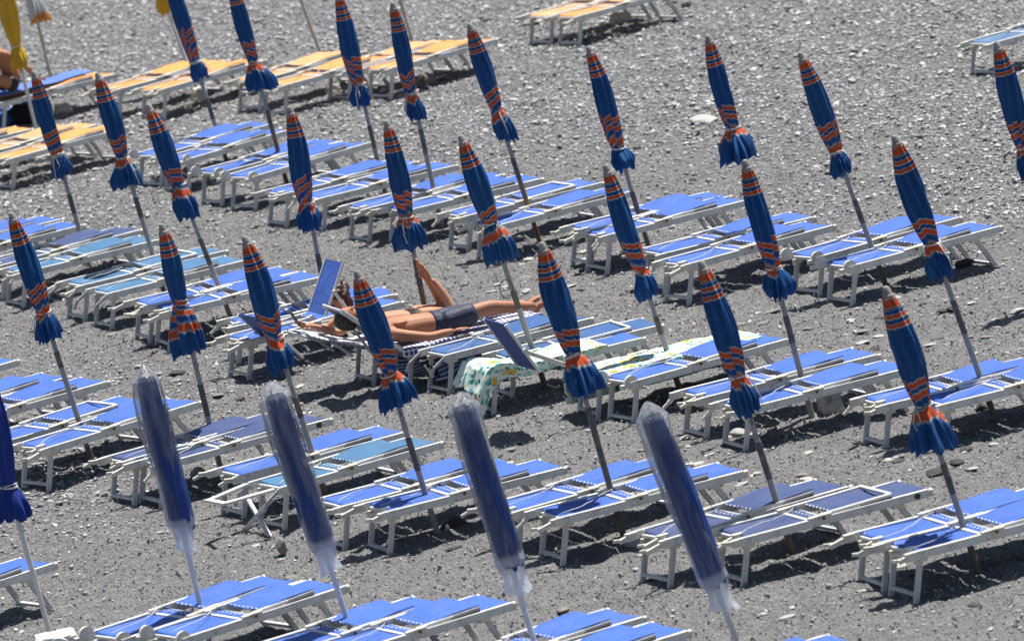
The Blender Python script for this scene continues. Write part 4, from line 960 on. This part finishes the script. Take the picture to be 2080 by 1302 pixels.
def hand(wrist, dirv, palm_n, thumb_side, curl=.25, s=1.0):
    """palm, four unequal bent fingers, and a thumb leaving the side of the palm"""
    d = Vector(dirv).normalized(); n = (Vector(palm_n)-d*Vector(palm_n).dot(d)).normalized(); sd = d.cross(n)*thumb_side; w_ = Vector(wrist)
    ch = [[(w_, (.026*s, .018*s)), (w_+d*.035*s, (.034*s, .016*s)), (w_+d*.085*s, (.040*s, .014*s))]]
    for i, (o, Lf) in enumerate(((.030, .070), (.010, .080), (-.010, .074), (-.030, .058))):
        b = w_+d*.07*s+sd*o*s; a = curl; pts = [(b, .0095*s)]; p = b; dd = d.copy()
        for sg in (.42+.3, .33, .25):
            dd = (d*math.cos(a)+n*math.sin(a)).normalized(); p = p+dd*Lf*s*sg; pts.append((p, (.0088-.0012*len(pts)*.5)*s)); a += curl*1.1
        ch.append(pts)
    b = w_+d*.025*s+sd*.022*s
    ch.append([(b, .012*s), (b+(d*.5+sd*.8+n*.25).normalized()*.035*s, .0105*s), (b+(d*.62+sd*.75+n*.3).normalized()*.060*s, .0095*s), (b+(d*.8+sd*.55+n*.4).normalized()*.082*s, .008*s)])
    return ch
def foot_chain(ankle, toe_dir, sole_dir, s=1.0):
    t = Vector(toe_dir).normalized(); so_ = Vector(sole_dir).normalized(); a = Vector(ankle); sd = t.cross(so_)
    heel = a-t*.045*s+so_*.055*s; ball = a+t*.14*s+so_*.062*s
    ch = [[(a, .036*s), (a+so_*.025*s+t*.01*s, .038*s), (heel, .032*s)], [(a+so_*.02*s, .036*s), (a+t*.07*s+so_*.035*s, (.036*s, .030*s)), (ball, (.042*s, .020*s))]]
    for i, o in enumerate((-.024, -.010, .002, .013, .023)):
        b = ball+sd*o*s; Lf = (.042, .038, .034, .029, .024)[i]*s
        ch.append([(b, .013*s), (b+t*Lf*.6+so_*.004, .0115*s), (b+t*Lf+so_*.010*s, .0105*s if i else .014*s)])
    return ch
def limb(a, b, ra, rm, rb, n=4, bow=(0, 0, 0)):
    a, b, bow = Vector(a), Vector(b), Vector(bow); o = []
    for i in range(n+1):
        u = i/n; r = ra+(rm-ra)*u*2 if u < .5 else rm+(rb-rm)*(u-.5)*2
        o.append((a+(b-a)*u+bow*math.sin(math.pi*u), r))
    return o
ZD = ZR+.022                              # top of a towel
# ---- the man, on his back
def place(me, F): me.transform(F); me.update(); return me
yc = .255
torso = [[(Vector((.46, yc, ZD+.105)), (.150, .105)), (Vector((.34, yc, ZD+.116)), (.148, .112)), (Vector((.20, yc, ZD+.120)), (.150, .116)), (Vector((.06, yc, ZD+.126)), (.166, .124)),
          (Vector((-.05, yc, ZD+.130)), (.150, .100)), (Vector((-.12, yc, ZD+.150)), (.095, .075)), (Vector((-.19, yc, ZD+.185)), (.060, .060)), (Vector((-.26, yc, ZD+.24)), .058)]]
chains = list(torso)
for sgn in (-1, 1):
    hip = Vector((.48, yc+.085*sgn, ZD+.095)); knee = Vector((.93, yc+.115*sgn, ZD+(.165 if sgn < 0 else .10))); ank = Vector((1.36, yc+.10*sgn, ZD+.075))
    chains.append(limb(hip, knee, .092, .082, .062, 4)[:-1]+limb(knee, ank, .062, .060, .038, 5, (0, 0, -.010)))
    chains += foot_chain(ank, Vector((.80, .25*sgn, .55)), Vector((.55, 0, -.83)))
sh = Vector((-.04, yc-.185, ZD+.125)); el = Vector((.25, yc-.315, ZD+.052)); wr = Vector((.50, yc-.285, ZD+.055))
chains.append([(Vector((-.04, yc-.10, ZD+.13)), .075)]+limb(sh, el, .062, .050, .044, 4)[:-1]+limb(el, wr, .044, .043, .028, 4)); chains += hand(wr, (1, .10, .03), (0, .05, -1), 1, .16)
sh2 = Vector((-.04, yc+.185, ZD+.125)); el2 = Vector((.22, yc+.27, ZD+.06)); wr2 = Vector((.45, yc+.22, ZD+.07))
chains.append([(Vector((-.04, yc+.10, ZD+.13)), .075)]+limb(sh2, el2, .062, .050, .044, 4)[:-1]+limb(el2, wr2, .044, .043, .028, 4)); chains += hand(wr2, (1, -.1, .02), (0, 0, -1), -1, .16)
hc = Vector((-.36, yc, ZD+.325)); hm, eyes, R4, HP = head_parts(hc, (.45, -.05, .85), (-.88, 0, .45))
man_me = place(fuse('person', [skin_tree(chains)]+hm+[blob((.07, yc-.07, ZD+.198), (.085, .075, .026)), blob((.07, yc+.07, ZD+.198), (.085, .075, .026))], 'skin_man', .009, 5), Fm)
man = add('person', man_me, label='sunbathing man in navy shorts lying on his back on the plaid towel', cat='person')
sc_ = [[(Vector((.36, yc, ZD+.114)), (.162, .126)), (Vector((.44, yc, ZD+.106)), (.168, .122)), (Vector((.52, yc, ZD+.10)), (.150, .110))]]
for sgn in (-1, 1): sc_.append(limb((.46, yc+.080*sgn, ZD+.10), (.80, yc+.120*sgn, ZD+(.145 if sgn < 0 else .105)), .112, .112, .104, 4))
add('shorts', place(fuse('shorts', [skin_tree(sc_)], 'shorts', .008, 4), Fm), man)
hb = [blob(HP(-.038, 0, .035), (.090, .088, .090), R4), blob(HP(-.055, 0, -.02), (.060, .078, .07), R4)]
add('hair', place(fuse('hair', hb, 'hair_grey', .008, 3), Fm), man)
for e in eyes: add('eye', place(blob(e, (.011, .011, .011), None, 10), Fm), man).data.materials.append(M['eye'])
# ---- the woman, on her front, propped on her elbows, shins lifted
yw = .255
hipz = ZD+.095
cw = [[(Vector((.57, yw, hipz-.02)), (.150, .085)), (Vector((.44, yw, hipz+.008)), (.122, .085)), (Vector((.26, yw, hipz+.020)), (.112, .082)), (Vector((.10, yw, hipz+.050)), (.128, .090)),
       (Vector((.02, yw, hipz+.095)), (.135, .080)), (Vector((-.035, yw, hipz+.140)), (.085, .065)), (Vector((-.060, yw, hipz+.19)), .048), (Vector((-.085, yw-.01, hipz+.235)), .046)]]
for sgn in (-1, 1):
    hip = Vector((.58, yw+.078*sgn, hipz)); knee = Vector((.93, yw+.070*sgn, ZD+.060)); ank = Vector((.79-.016*sgn, yw+.038*sgn+.02, ZD+.410+.022*sgn))
    cw.append(limb(hip, knee, .092, .080, .058, 4)); cw.append(limb(knee, ank, .054, .051, .030, 5, (.02, 0, .0)))
    cw += foot_chain(ank, Vector((.02+.05*sgn, -.06*sgn, 1)), Vector((-.98, 0, .15)), .84)
back_z = lambda x: ZR+.03+max(0, -x)*math.tan(math.radians(20))
for sgn in (-1, 1):
    sh = Vector((.0, yw+.150*sgn, hipz+.125)); el = Vector((-.20, yw+.175*sgn, back_z(-.20)+.045)); wr = Vector((-.43, yw+.05*sgn-.06, back_z(-.43)+.075))
    cw.append([(Vector((.02, yw+.08*sgn, hipz+.12)), .062)]+limb(sh, el, .050, .041, .037, 4)[:-1]+limb(el, wr, .037, .035, .023, 4)); cw += hand(wr, (-1, -.10*sgn, .22), (.1, -.7*sgn, .5), -sgn, .45, .92)
hc = Vector((-.115, yw-.02, hipz+.300)); hm, eyes, R4, HW = head_parts(hc, (-.80, -.12, -.55), (-.55, 0, .83), .95)
wom_me = place(fuse('person', [skin_tree(cw)]+hm+[blob((.61, yw-.070, hipz-.005), (.11, .080, .062)), blob((.61, yw+.070, hipz-.005), (.11, .080, .062))], 'skin_woman', .009, 5), Fw)
wom = add('person', wom_me, label='woman with brown hair reading her phone on her front, bare feet raised', cat='person')
add('swimsuit_bottom', place(fuse('swimsuit_bottom', [skin_tree([[(Vector((.53, yw, hipz-.012)), (.142, .088)), (Vector((.58, yw, hipz-.018)), (.160, .092)), (Vector((.65, yw, hipz-.02)), (.150, .09))]]), blob((.61, yw-.070, hipz-.002), (.112, .084, .066)), blob((.61, yw+.070, hipz-.002), (.112, .084, .066))], 'black_cloth', .008, 3), Fw), wom)
add('swimsuit_top', place(fuse('swimsuit_top', [skin_tree([[(Vector((.205, yw, hipz+.024)), (.119, .089)), (Vector((.13, yw, hipz+.042)), (.131, .095)), (Vector((.06, yw, hipz+.074)), (.139, .094))]])], 'black_cloth', .008, 3), Fw), wom)
rr = random.Random(5); hb = [blob(HW(-.030, 0, .04), (.090, .086, .087), R4), blob(HW(-.085, 0, .0), (.055, .07, .075), R4), blob(HW(-.13, 0, .03), (.05, .05, .055), R4), blob(HW(-.05, -.035, -.06), (.05, .055, .08), R4)]
for k in range(70):
    a, b_ = rr.uniform(0, 6.28), rr.uniform(-.4, 1.3); hb.append(blob(HW(-.055+.085*math.cos(a)*math.cos(b_)*.9, .085*math.sin(a)*math.cos(b_), .03+.085*math.sin(b_)), (.022, .016, .026), Matrix.Rotation(rr.uniform(0, 3), 4, 'X') @ Matrix.Rotation(rr.uniform(0, 3), 4, 'Y'), 8))
for k in range(26):
    hb.append(skin_tree([[(HW(-.08+rr.uniform(-.06, .02), rr.uniform(-.05, .05), .06), .006)] + [(HW(-.10+rr.uniform(-.09, .03), rr.uniform(-.09, .07), .02+rr.uniform(-.02, .11)), .0045)]]))
add('hair', place(fuse('hair', hb, 'hair_brown', .0055, 1), Fw), wom)
for e in eyes: add('eye', place(blob(e, (.011, .011, .011), None, 10), Fw), wom).data.materials.append(M['eye'])
b = MB(); b.bar((-.535, yw-.06, back_z(-.53)+.070), (-.600, yw-.075, back_z(-.6)+.175), .075, .009, up=(1, 0, .5)); ph = b.mesh('phone', 'phone'); ph.transform(Fw)
add('phone', ph, label='dark phone held up in the hands of the reading woman', cat='phone')
# ---- cloth and bags under the man's lounger
def bag(c, sz, mat, label, name, seed, cat, handles=True, uvs=False):
    r = random.Random(seed); p = [r.uniform(0, 6.28) for _ in range(5)]; nu, nv = 26, 44; b = MB(); vs = []; uv = []
    for i in range(nu+1):
        t = i/nu
        for j in range(nv):
            a = 6.2832*j/nv; e = (abs(math.cos(a))**4+abs(math.sin(a))**4)**-.25
            s_ = (1-.35*max(0, t-.7)/.3)*(1+.10*math.sin(3*a+p[0]+3*t)+.07*math.sin(7*a+p[1]-5*t)+.05*math.sin(13*a+9*t+p[2]))
            if t < .12: s_ *= .75+t*2.1
            vs.append((math.cos(a)*e*sz[0]*s_, math.sin(a)*e*sz[1]*s_, sz[2]*(t+.06*math.sin(2*a+p[3])*t))); uv.append((j/nv*2, t))
    fs = [(i*nv+j, i*nv+(j+1) % nv, (i+1)*nv+(j+1) % nv, (i+1)*nv+j) for i in range(nu) for j in range(nv)]+[tuple(range(nv-1, -1, -1)), tuple(range(nu*nv, nu*nv+nv))]
    b.add(vs, fs, uv=uv); g = gz(c.x, c.y); t = empty(name, (c.x, c.y, g-.02), .3, label=label, cat=cat)
    add('bag_body', b.mesh('bag_body', mat, smooth=True, uv=True, sharp=60), t)
    if handles:
        for s_ in (-1, 1):
            b = MB(); b.tube([(-sz[0]*.4, s_*sz[1]*.5, sz[2]*.9), (-sz[0]*.35, s_*sz[1]*1.1, sz[2]*1.15), (sz[0]*.1, s_*sz[1]*1.35, sz[2]*.9), (sz[0]*.35, s_*sz[1]*1.1, sz[2]*.95), (sz[0]*.4, s_*sz[1]*.6, sz[2]*.85)], .014, 6); add('handle', b.mesh('handle', 'navy', smooth=True), t)
    return t
bag(at(858, 752), (.26, .15, .20), 'stripecloth', 'blue and white striped beach bag on the sand under the man\'s lounger', 'beach_bag', 1, 'bag')
def hang_cloth(F, k, x0, x1, y, z0, z1, mat, label, seed):
    p = [random.Random(seed).uniform(0, 6) for _ in range(4)]
    b = MB(); b.sheet(lambda u, v: F @ Vector(((x0+(x1-x0)*u+.03*v*math.sin(3*u+p[0]))*k, y+.026*math.sin(13*u+p[1])*v-.24*v, z0+(z1-z0)*v*(.85+.15*math.sin(5*u+p[2])))), 36, 18, .007, uv=lambda u, v: (u, v))
    return add('hanging_cloth', b.mesh('hanging_cloth', mat, smooth=True, uv=True), label=label, cat='cloth')
hang_cloth(Fm, km, .16, .66, -.035, ZR-.055, .075, 'stripecloth', 'striped blue shirt hanging below the rail of the man\'s lounger', 3)
hang_cloth(Fm, km, .10, .24, -.05, ZR-.075, .11, 'black_cloth', 'black cloth hanging beside the striped shirt under the man', 9)
# ---- person sitting at the left edge on the blue towel
SP, SQ = (-12,212), (242,148); Fs, ks = frame_of(SP, SQ)
hs = ZR+.03
b = MB(); b.sheet(lambda u, v: Fs @ Vector(((-.05+1.35*u)*ks, .16+.42*v+.03*math.sin(5*u), ZR+.045+.02*u+.006*math.sin(17*u+5*v)+(.05*max(0, u-.7)))), 40, 12, .010); add('towel', b.mesh('towel', 'towel_blue', smooth=True), label='blue towel on the orange lounger under the seated person', cat='towel')
ys_ = .26; z0 = hs+.11; Fs = Fs @ Matrix.Translation((.30, 0, 0))
cs = [[(Vector((.12, ys_, z0)), (.16, .11)), (Vector((.10, ys_, z0+.14)), (.135, .095)), (Vector((.03, ys_, z0+.30)), (.150, .10)), (Vector((-.07, ys_, z0+.42)), (.155, .09)), (Vector((-.13, ys_, z0+.50)), (.07, .06)), (Vector((-.16, ys_, z0+.57)), .052)]]
for sgn in (-1, 1):
    hip = Vector((.10, ys_+.09*sgn, z0-.01)); knee = Vector((-.30, ys_+.14*sgn, z0+.16)); ank = Vector((-.42, ys_+.16*sgn, z0-.22))
    cs.append(limb(hip, knee, .095, .085, .062, 4)); cs.append(limb(knee, ank, .062, .06, .038, 4)); cs += foot_chain(ank, (-1, 0, -.15), (-.1, 0, -1))
sh = Vector((-.05, ys_-.19, z0+.40)); el = Vector((.20, ys_-.20, z0+.20)); wr = Vector((.36, ys_-.12, z0+.02)); cs.append([(Vector((-.06, ys_-.1, z0+.41)), .07)]+limb(sh, el, .056, .047, .041, 4)); cs.append(limb(el, wr, .041, .04, .027, 3)); cs += hand(wr, (1, .1, -.3), (0, 0, -1), 1, .15)
sh = Vector((-.05, ys_+.19, z0+.40)); el = Vector((-.16, ys_+.26, z0+.16)); wr = Vector((-.32, ys_+.12, z0+.22)); cs.append([(Vector((-.06, ys_+.1, z0+.41)), .07)]+limb(sh, el, .056, .047, .041, 4)); cs.append(limb(el, wr, .041, .04, .027, 3)); cs += hand(wr, (-1, -.2, 0), (0, 0, -1), 1, .3)
hm, eyes, R4, HS = head_parts((-.21, ys_, z0+.68), (-.9, 0, -.3), (-.3, 0, .9))
sit = add('person', place(fuse('person', [skin_tree(cs)]+hm, 'skin_back', .012, 4), Fs), label='tanned person sitting at the left edge on the blue towel', cat='person')
add('hair', place(fuse('hair', [blob(HS(-.035, 0, .03), (.088, .085, .09), R4)], 'hair_brown', .01, 2), Fs), sit)
add('swim_trunks', place(fuse('swim_trunks', [skin_tree([[(Vector((.125, ys_, z0+.06)), (.155, .105)), (Vector((.12, ys_, z0)), (.172, .12))]]+[limb((.10, ys_+.09*s_, z0-.01), (-.06, ys_+.11*s_, z0+.06), .105, .105, .10, 2) for s_ in (-1, 1)])], 'black_cloth', .01, 3), Fs), sit)
bag(at(58, 243), (.20, .15, .26), 'black_bag', 'black bag on the gravel under the seated person\'s lounger', 'bag', 4, 'bag')
bag(at(6, 250), (.16, .14, .20), 'blue_bag', 'crumpled blue bag on the gravel at the left edge', 'bag', 5, 'bag')
# ------------------------------------------------------------------ blocks, rocks and stones
def block(px, w_, d_, h_, mat, label, rz=0.0, taper=.0, name='concrete_block', cat='block', seed=0):
    r = random.Random(seed); bm = bmesh.new(); bmesh.ops.create_cube(bm, size=1)
    bmesh.ops.subdivide_edges(bm, edges=bm.edges[:], cuts=5, use_grid_fill=True)
    for v in bm.verts:
        k = 1-taper*(v.co.z+.5); v.co.x *= w_*k; v.co.y *= d_*k; v.co.z = (v.co.z+.5)*h_
        v.co += Vector((r.uniform(-1, 1), r.uniform(-1, 1), r.uniform(-1, 1)))*.006
    bmesh.ops.bevel(bm, geom=[e for e in bm.edges if e.calc_face_angle(0) > .9], offset=.008, segments=1, affect='EDGES')
    me = bpy.data.meshes.new(name); bm.to_mesh(me); bm.free(); me.materials.append(M[mat]); c = at(*px)
    o = add(name, me, label=label, cat=cat); o.location = (c.x, c.y, gz(c.x, c.y)-.03); o.rotation_euler = (0, 0, rz); return o
block((1688,838), .17, .16, .25, 'concrete', 'grey concrete block standing at the umbrella pole under the blue lounger', .35, 0, seed=1)
cu = bpy.data.curves.new('mark', 'FONT'); cu.body = '12'; cu.size = .055; tmp = bpy.data.objects.new('mark', cu); col.objects.link(tmp)
dg = bpy.context.evaluated_depsgraph_get(); mk_ = bpy.data.meshes.new_from_object(tmp.evaluated_get(dg)); bpy.data.objects.remove(tmp); mk_.materials.clear(); mk_.materials.append(M['dark'])
blk = [o_ for o_ in col.objects if o_.name.startswith('concrete_block')][-1]; mo = add('painted_number', mk_, blk); mo.location = (-.070, -.096, .15); mo.rotation_euler = (math.pi/2, 0, 0)
block((128,228), .24, .22, .17, 'concrete_warm', 'white block on the gravel beside the black bag', .3, .35, seed=2)
block((407,203), .22, .20, .18, 'concrete_warm', 'white block under the near orange lounger at the striped umbrella hem', .2, .35, seed=3)
block((677,186), .20, .2, .15, 'concrete_warm', 'white block under the orange lounger between two striped umbrellas', .2, .3, seed=4)
block((1262,47), .24, .2, .15, 'concrete_warm', 'pale block under the near orange lounger at the top edge', .3, .1, seed=5)
block((92,322), .30, .2, .10, 'concrete', 'low pale block under the orange lounger at the left edge', .3, .15, seed=6)
o = block((118,1322), .36, .34, .17, 'white_box', 'white plastic umbrella base in the lower left corner', .15, .18, name='umbrella_base', cat='umbrella base', seed=7)
def rock(px, sx, sy, sz, mat, label, name='rock', seed=0, rz=0.0, sink=.2, cat='rock', me=None, group=None):
    if me is None:
        r = random.Random(seed); bm = bmesh.new(); bmesh.ops.create_icosphere(bm, subdivisions=3, radius=1)
        vn = [(Vector((r.uniform(-1, 1), r.uniform(-1, 1), r.uniform(-1, 1))).normalized(), r.uniform(.55, .95)) for _ in range(11)]
        for v in bm.verts:
            for n_, d in vn:
                e = v.co.dot(n_)-d
                if e > 0: v.co -= n_*e*.85
            v.co *= 1+r.uniform(-.02, .02)
        me = bpy.data.meshes.new(name); bm.to_mesh(me); bm.free(); me.materials.append(M[mat])
    c = at(*px) if not isinstance(px, Vector) else px
    o = add(name, me, label=label, cat=cat, group=group); o.location = (c.x, c.y, gz(c.x, c.y)+sz*(1-2*sink)); o.scale = (sx, sy, sz); o.rotation_euler = (random.Random(seed).uniform(-.12, .12), random.Random(seed+1).uniform(-.12, .12), rz); return o
rock((573,1124), .055, .06, .085, 'rock_grey', 'small jagged brownish rock alone on the sand between the first covered umbrellas', seed=1, sink=.1)
rock((363,760), .095, .07, .022, 'rock_dark', 'flat dark stone on the gravel between two striped umbrellas', seed=2)
rock((927,1072), .13, .09, .055, 'rock_dark', 'dark rock beside the umbrella foot under the second row of loungers', seed=3)
rock((1291,1104), .085, .07, .035, 'rock_pale', 'smooth pale stone below the levers of the navy lounger', seed=4)
rock((1434,246), .17, .20, .05, 'rock_pale', 'large flat white stone on the upper gravel beside the wide hemmed umbrella', seed=5)
rock((868,172), .14, .12, .10, 'rock_grey', 'pale brown rock under the rightmost orange lounger', seed=6)
rock((1080,50), .14, .12, .05, 'rock_pale', 'pale rock left of the orange loungers at the top edge', seed=7)
rock((1960,541), .10, .07, .05, 'rock_dark', 'dark rock under the foot of the rightmost lounger in the fourth row', seed=8)
rock((1994,836), .055, .05, .05, 'rock_dark', 'round dark stone beside the rightmost pole of the third row', seed=9)
rock((1498,884), .10, .07, .035, 'rock_pale', 'pale slab between the legs of the lounger pair at the concrete block', seed=10)
rock((1418,838), .16, .10, .06, 'rock_dark', 'dark heap under the head levers left of the concrete block', seed=11)
rock((1393,12), .07, .06, .06, 'rock_grey', 'brown rock at the top edge right of the orange loungers', seed=12)
rock((402,966), .07, .06, .06, 'rock_pale', 'pale curved stone beside the yellowed lever of the blue lounger', seed=13)
rock((880,712), .06, .05, .04, 'rock_dark', 'dark stone on the sand right of the striped bag', seed=14)
# countable flat stones lying about on the sand
PR = []
for k in range(6):
    for mname in ('rock_pale', 'rock_pale', 'rock_grey', 'rock_dark'):
        o = rock(Vector((0, 50, 0)), 1, 1, 1, mname, None, seed=40+k); PR.append(o.data); bpy.data.objects.remove(o)
R = random.Random(21)
MARKS = [((1735,600),'the rightmost lounger pair of the fourth row'),((1985,500),'the foot end of the rightmost fourth-row lounger'),((1650,850),'the concrete block'),((2024,858),'the rightmost pole of the third row'),
         ((1610,1118),'the pole among the navy loungers'),((1988,1160),'the rightmost pole of the second row'),((1700,960),'the navy lounger pair'),((1382,795),'the pole beside the floral towel'),((1266,1084),'the pole marked with a 9'),
         ((1050,820),'the floral towel'),((1000,900),'the loose flap umbrella'),((889,1085),'the pole of the umbrella before the man'),((1108,787),'the pole with the cord loop'),((1100,600),'the feet of the lying man'),((1240,560),'the sixth pair of the fourth row'),
         ((880,560),'the raised feet'),((573,1124),'the jagged brown rock'),((448,952),'the pole among the navy pair'),((662,1008),'the teal lounger'),((363,760),'the flat dark stone'),((187,936),'the rope-tied umbrella'),((1100,1200),'the third covered umbrella'),
         ((1480,1220),'the fourth covered umbrella'),((1850,1220),'the lower right lounger pair'),((1700,1270),'the bottom edge at the right'),((330,640),'the pale teal loungers'),((560,800),'the second covered umbrella')]
ZONES = [((1500,600,2080,720), 40), ((1380,860,2080,990), 36), ((860,780,1400,960), 18), ((900,500,1320,600), 20), ((300,1040,900,1180), 12), ((900,1100,2080,1300), 24), ((200,680,640,830), 14)]
for (x0, y0, x1, y1), n in ZONES:
    for k in range(n):
        s_ = R.uniform(.025, .060)*(1.4 if R.random() < .15 else 1); px = (R.uniform(x0, x1), R.uniform(y0, y1)); el_ = R.uniform(1, 1.7); s_ *= .68 if px[1] > 1000 else 1; me_ = R.choice(PR)
        mk = min(MARKS, key=lambda m_: math.dist(m_[0], px)); dx, dy = px[0]-mk[0][0], px[1]-mk[0][1]
        where = ('left of' if dx < 0 else 'right of') if abs(dx) > 1.5*abs(dy) else ('behind' if dy < 0 else 'in front of')
        lab = f"{'broad ' if s_ > .06 else 'small ' if s_ < .04 else ''}{'long ' if el_ > 1.42 else ''}flat {me_.materials[0].name.split('_')[0]} stone {where} {mk[1]}"
        rock(px, s_*el_, s_, s_*R.uniform(.16, .38), None, lab, 'stone', seed=R.randrange(999), rz=R.uniform(0, 3.1), cat='stone', me=me_, group='flat stones lying on the sand', sink=.15)
# a cord loop on one pole
b = MB(); c = at_depth(1035, 585, at(1108, 787).y-.05); pts = [c+Vector((.055*math.cos(a)-.03, -.02, .085*math.sin(a))) for a in [6.2832*i/16 for i in range(16)]]; b.tube(pts, .004, 5, closed=True)
add('cord_loop', b.mesh('cord_loop', 'dark', smooth=True), label='dark cord loop hanging on the pole beside the lying man', cat='cord')
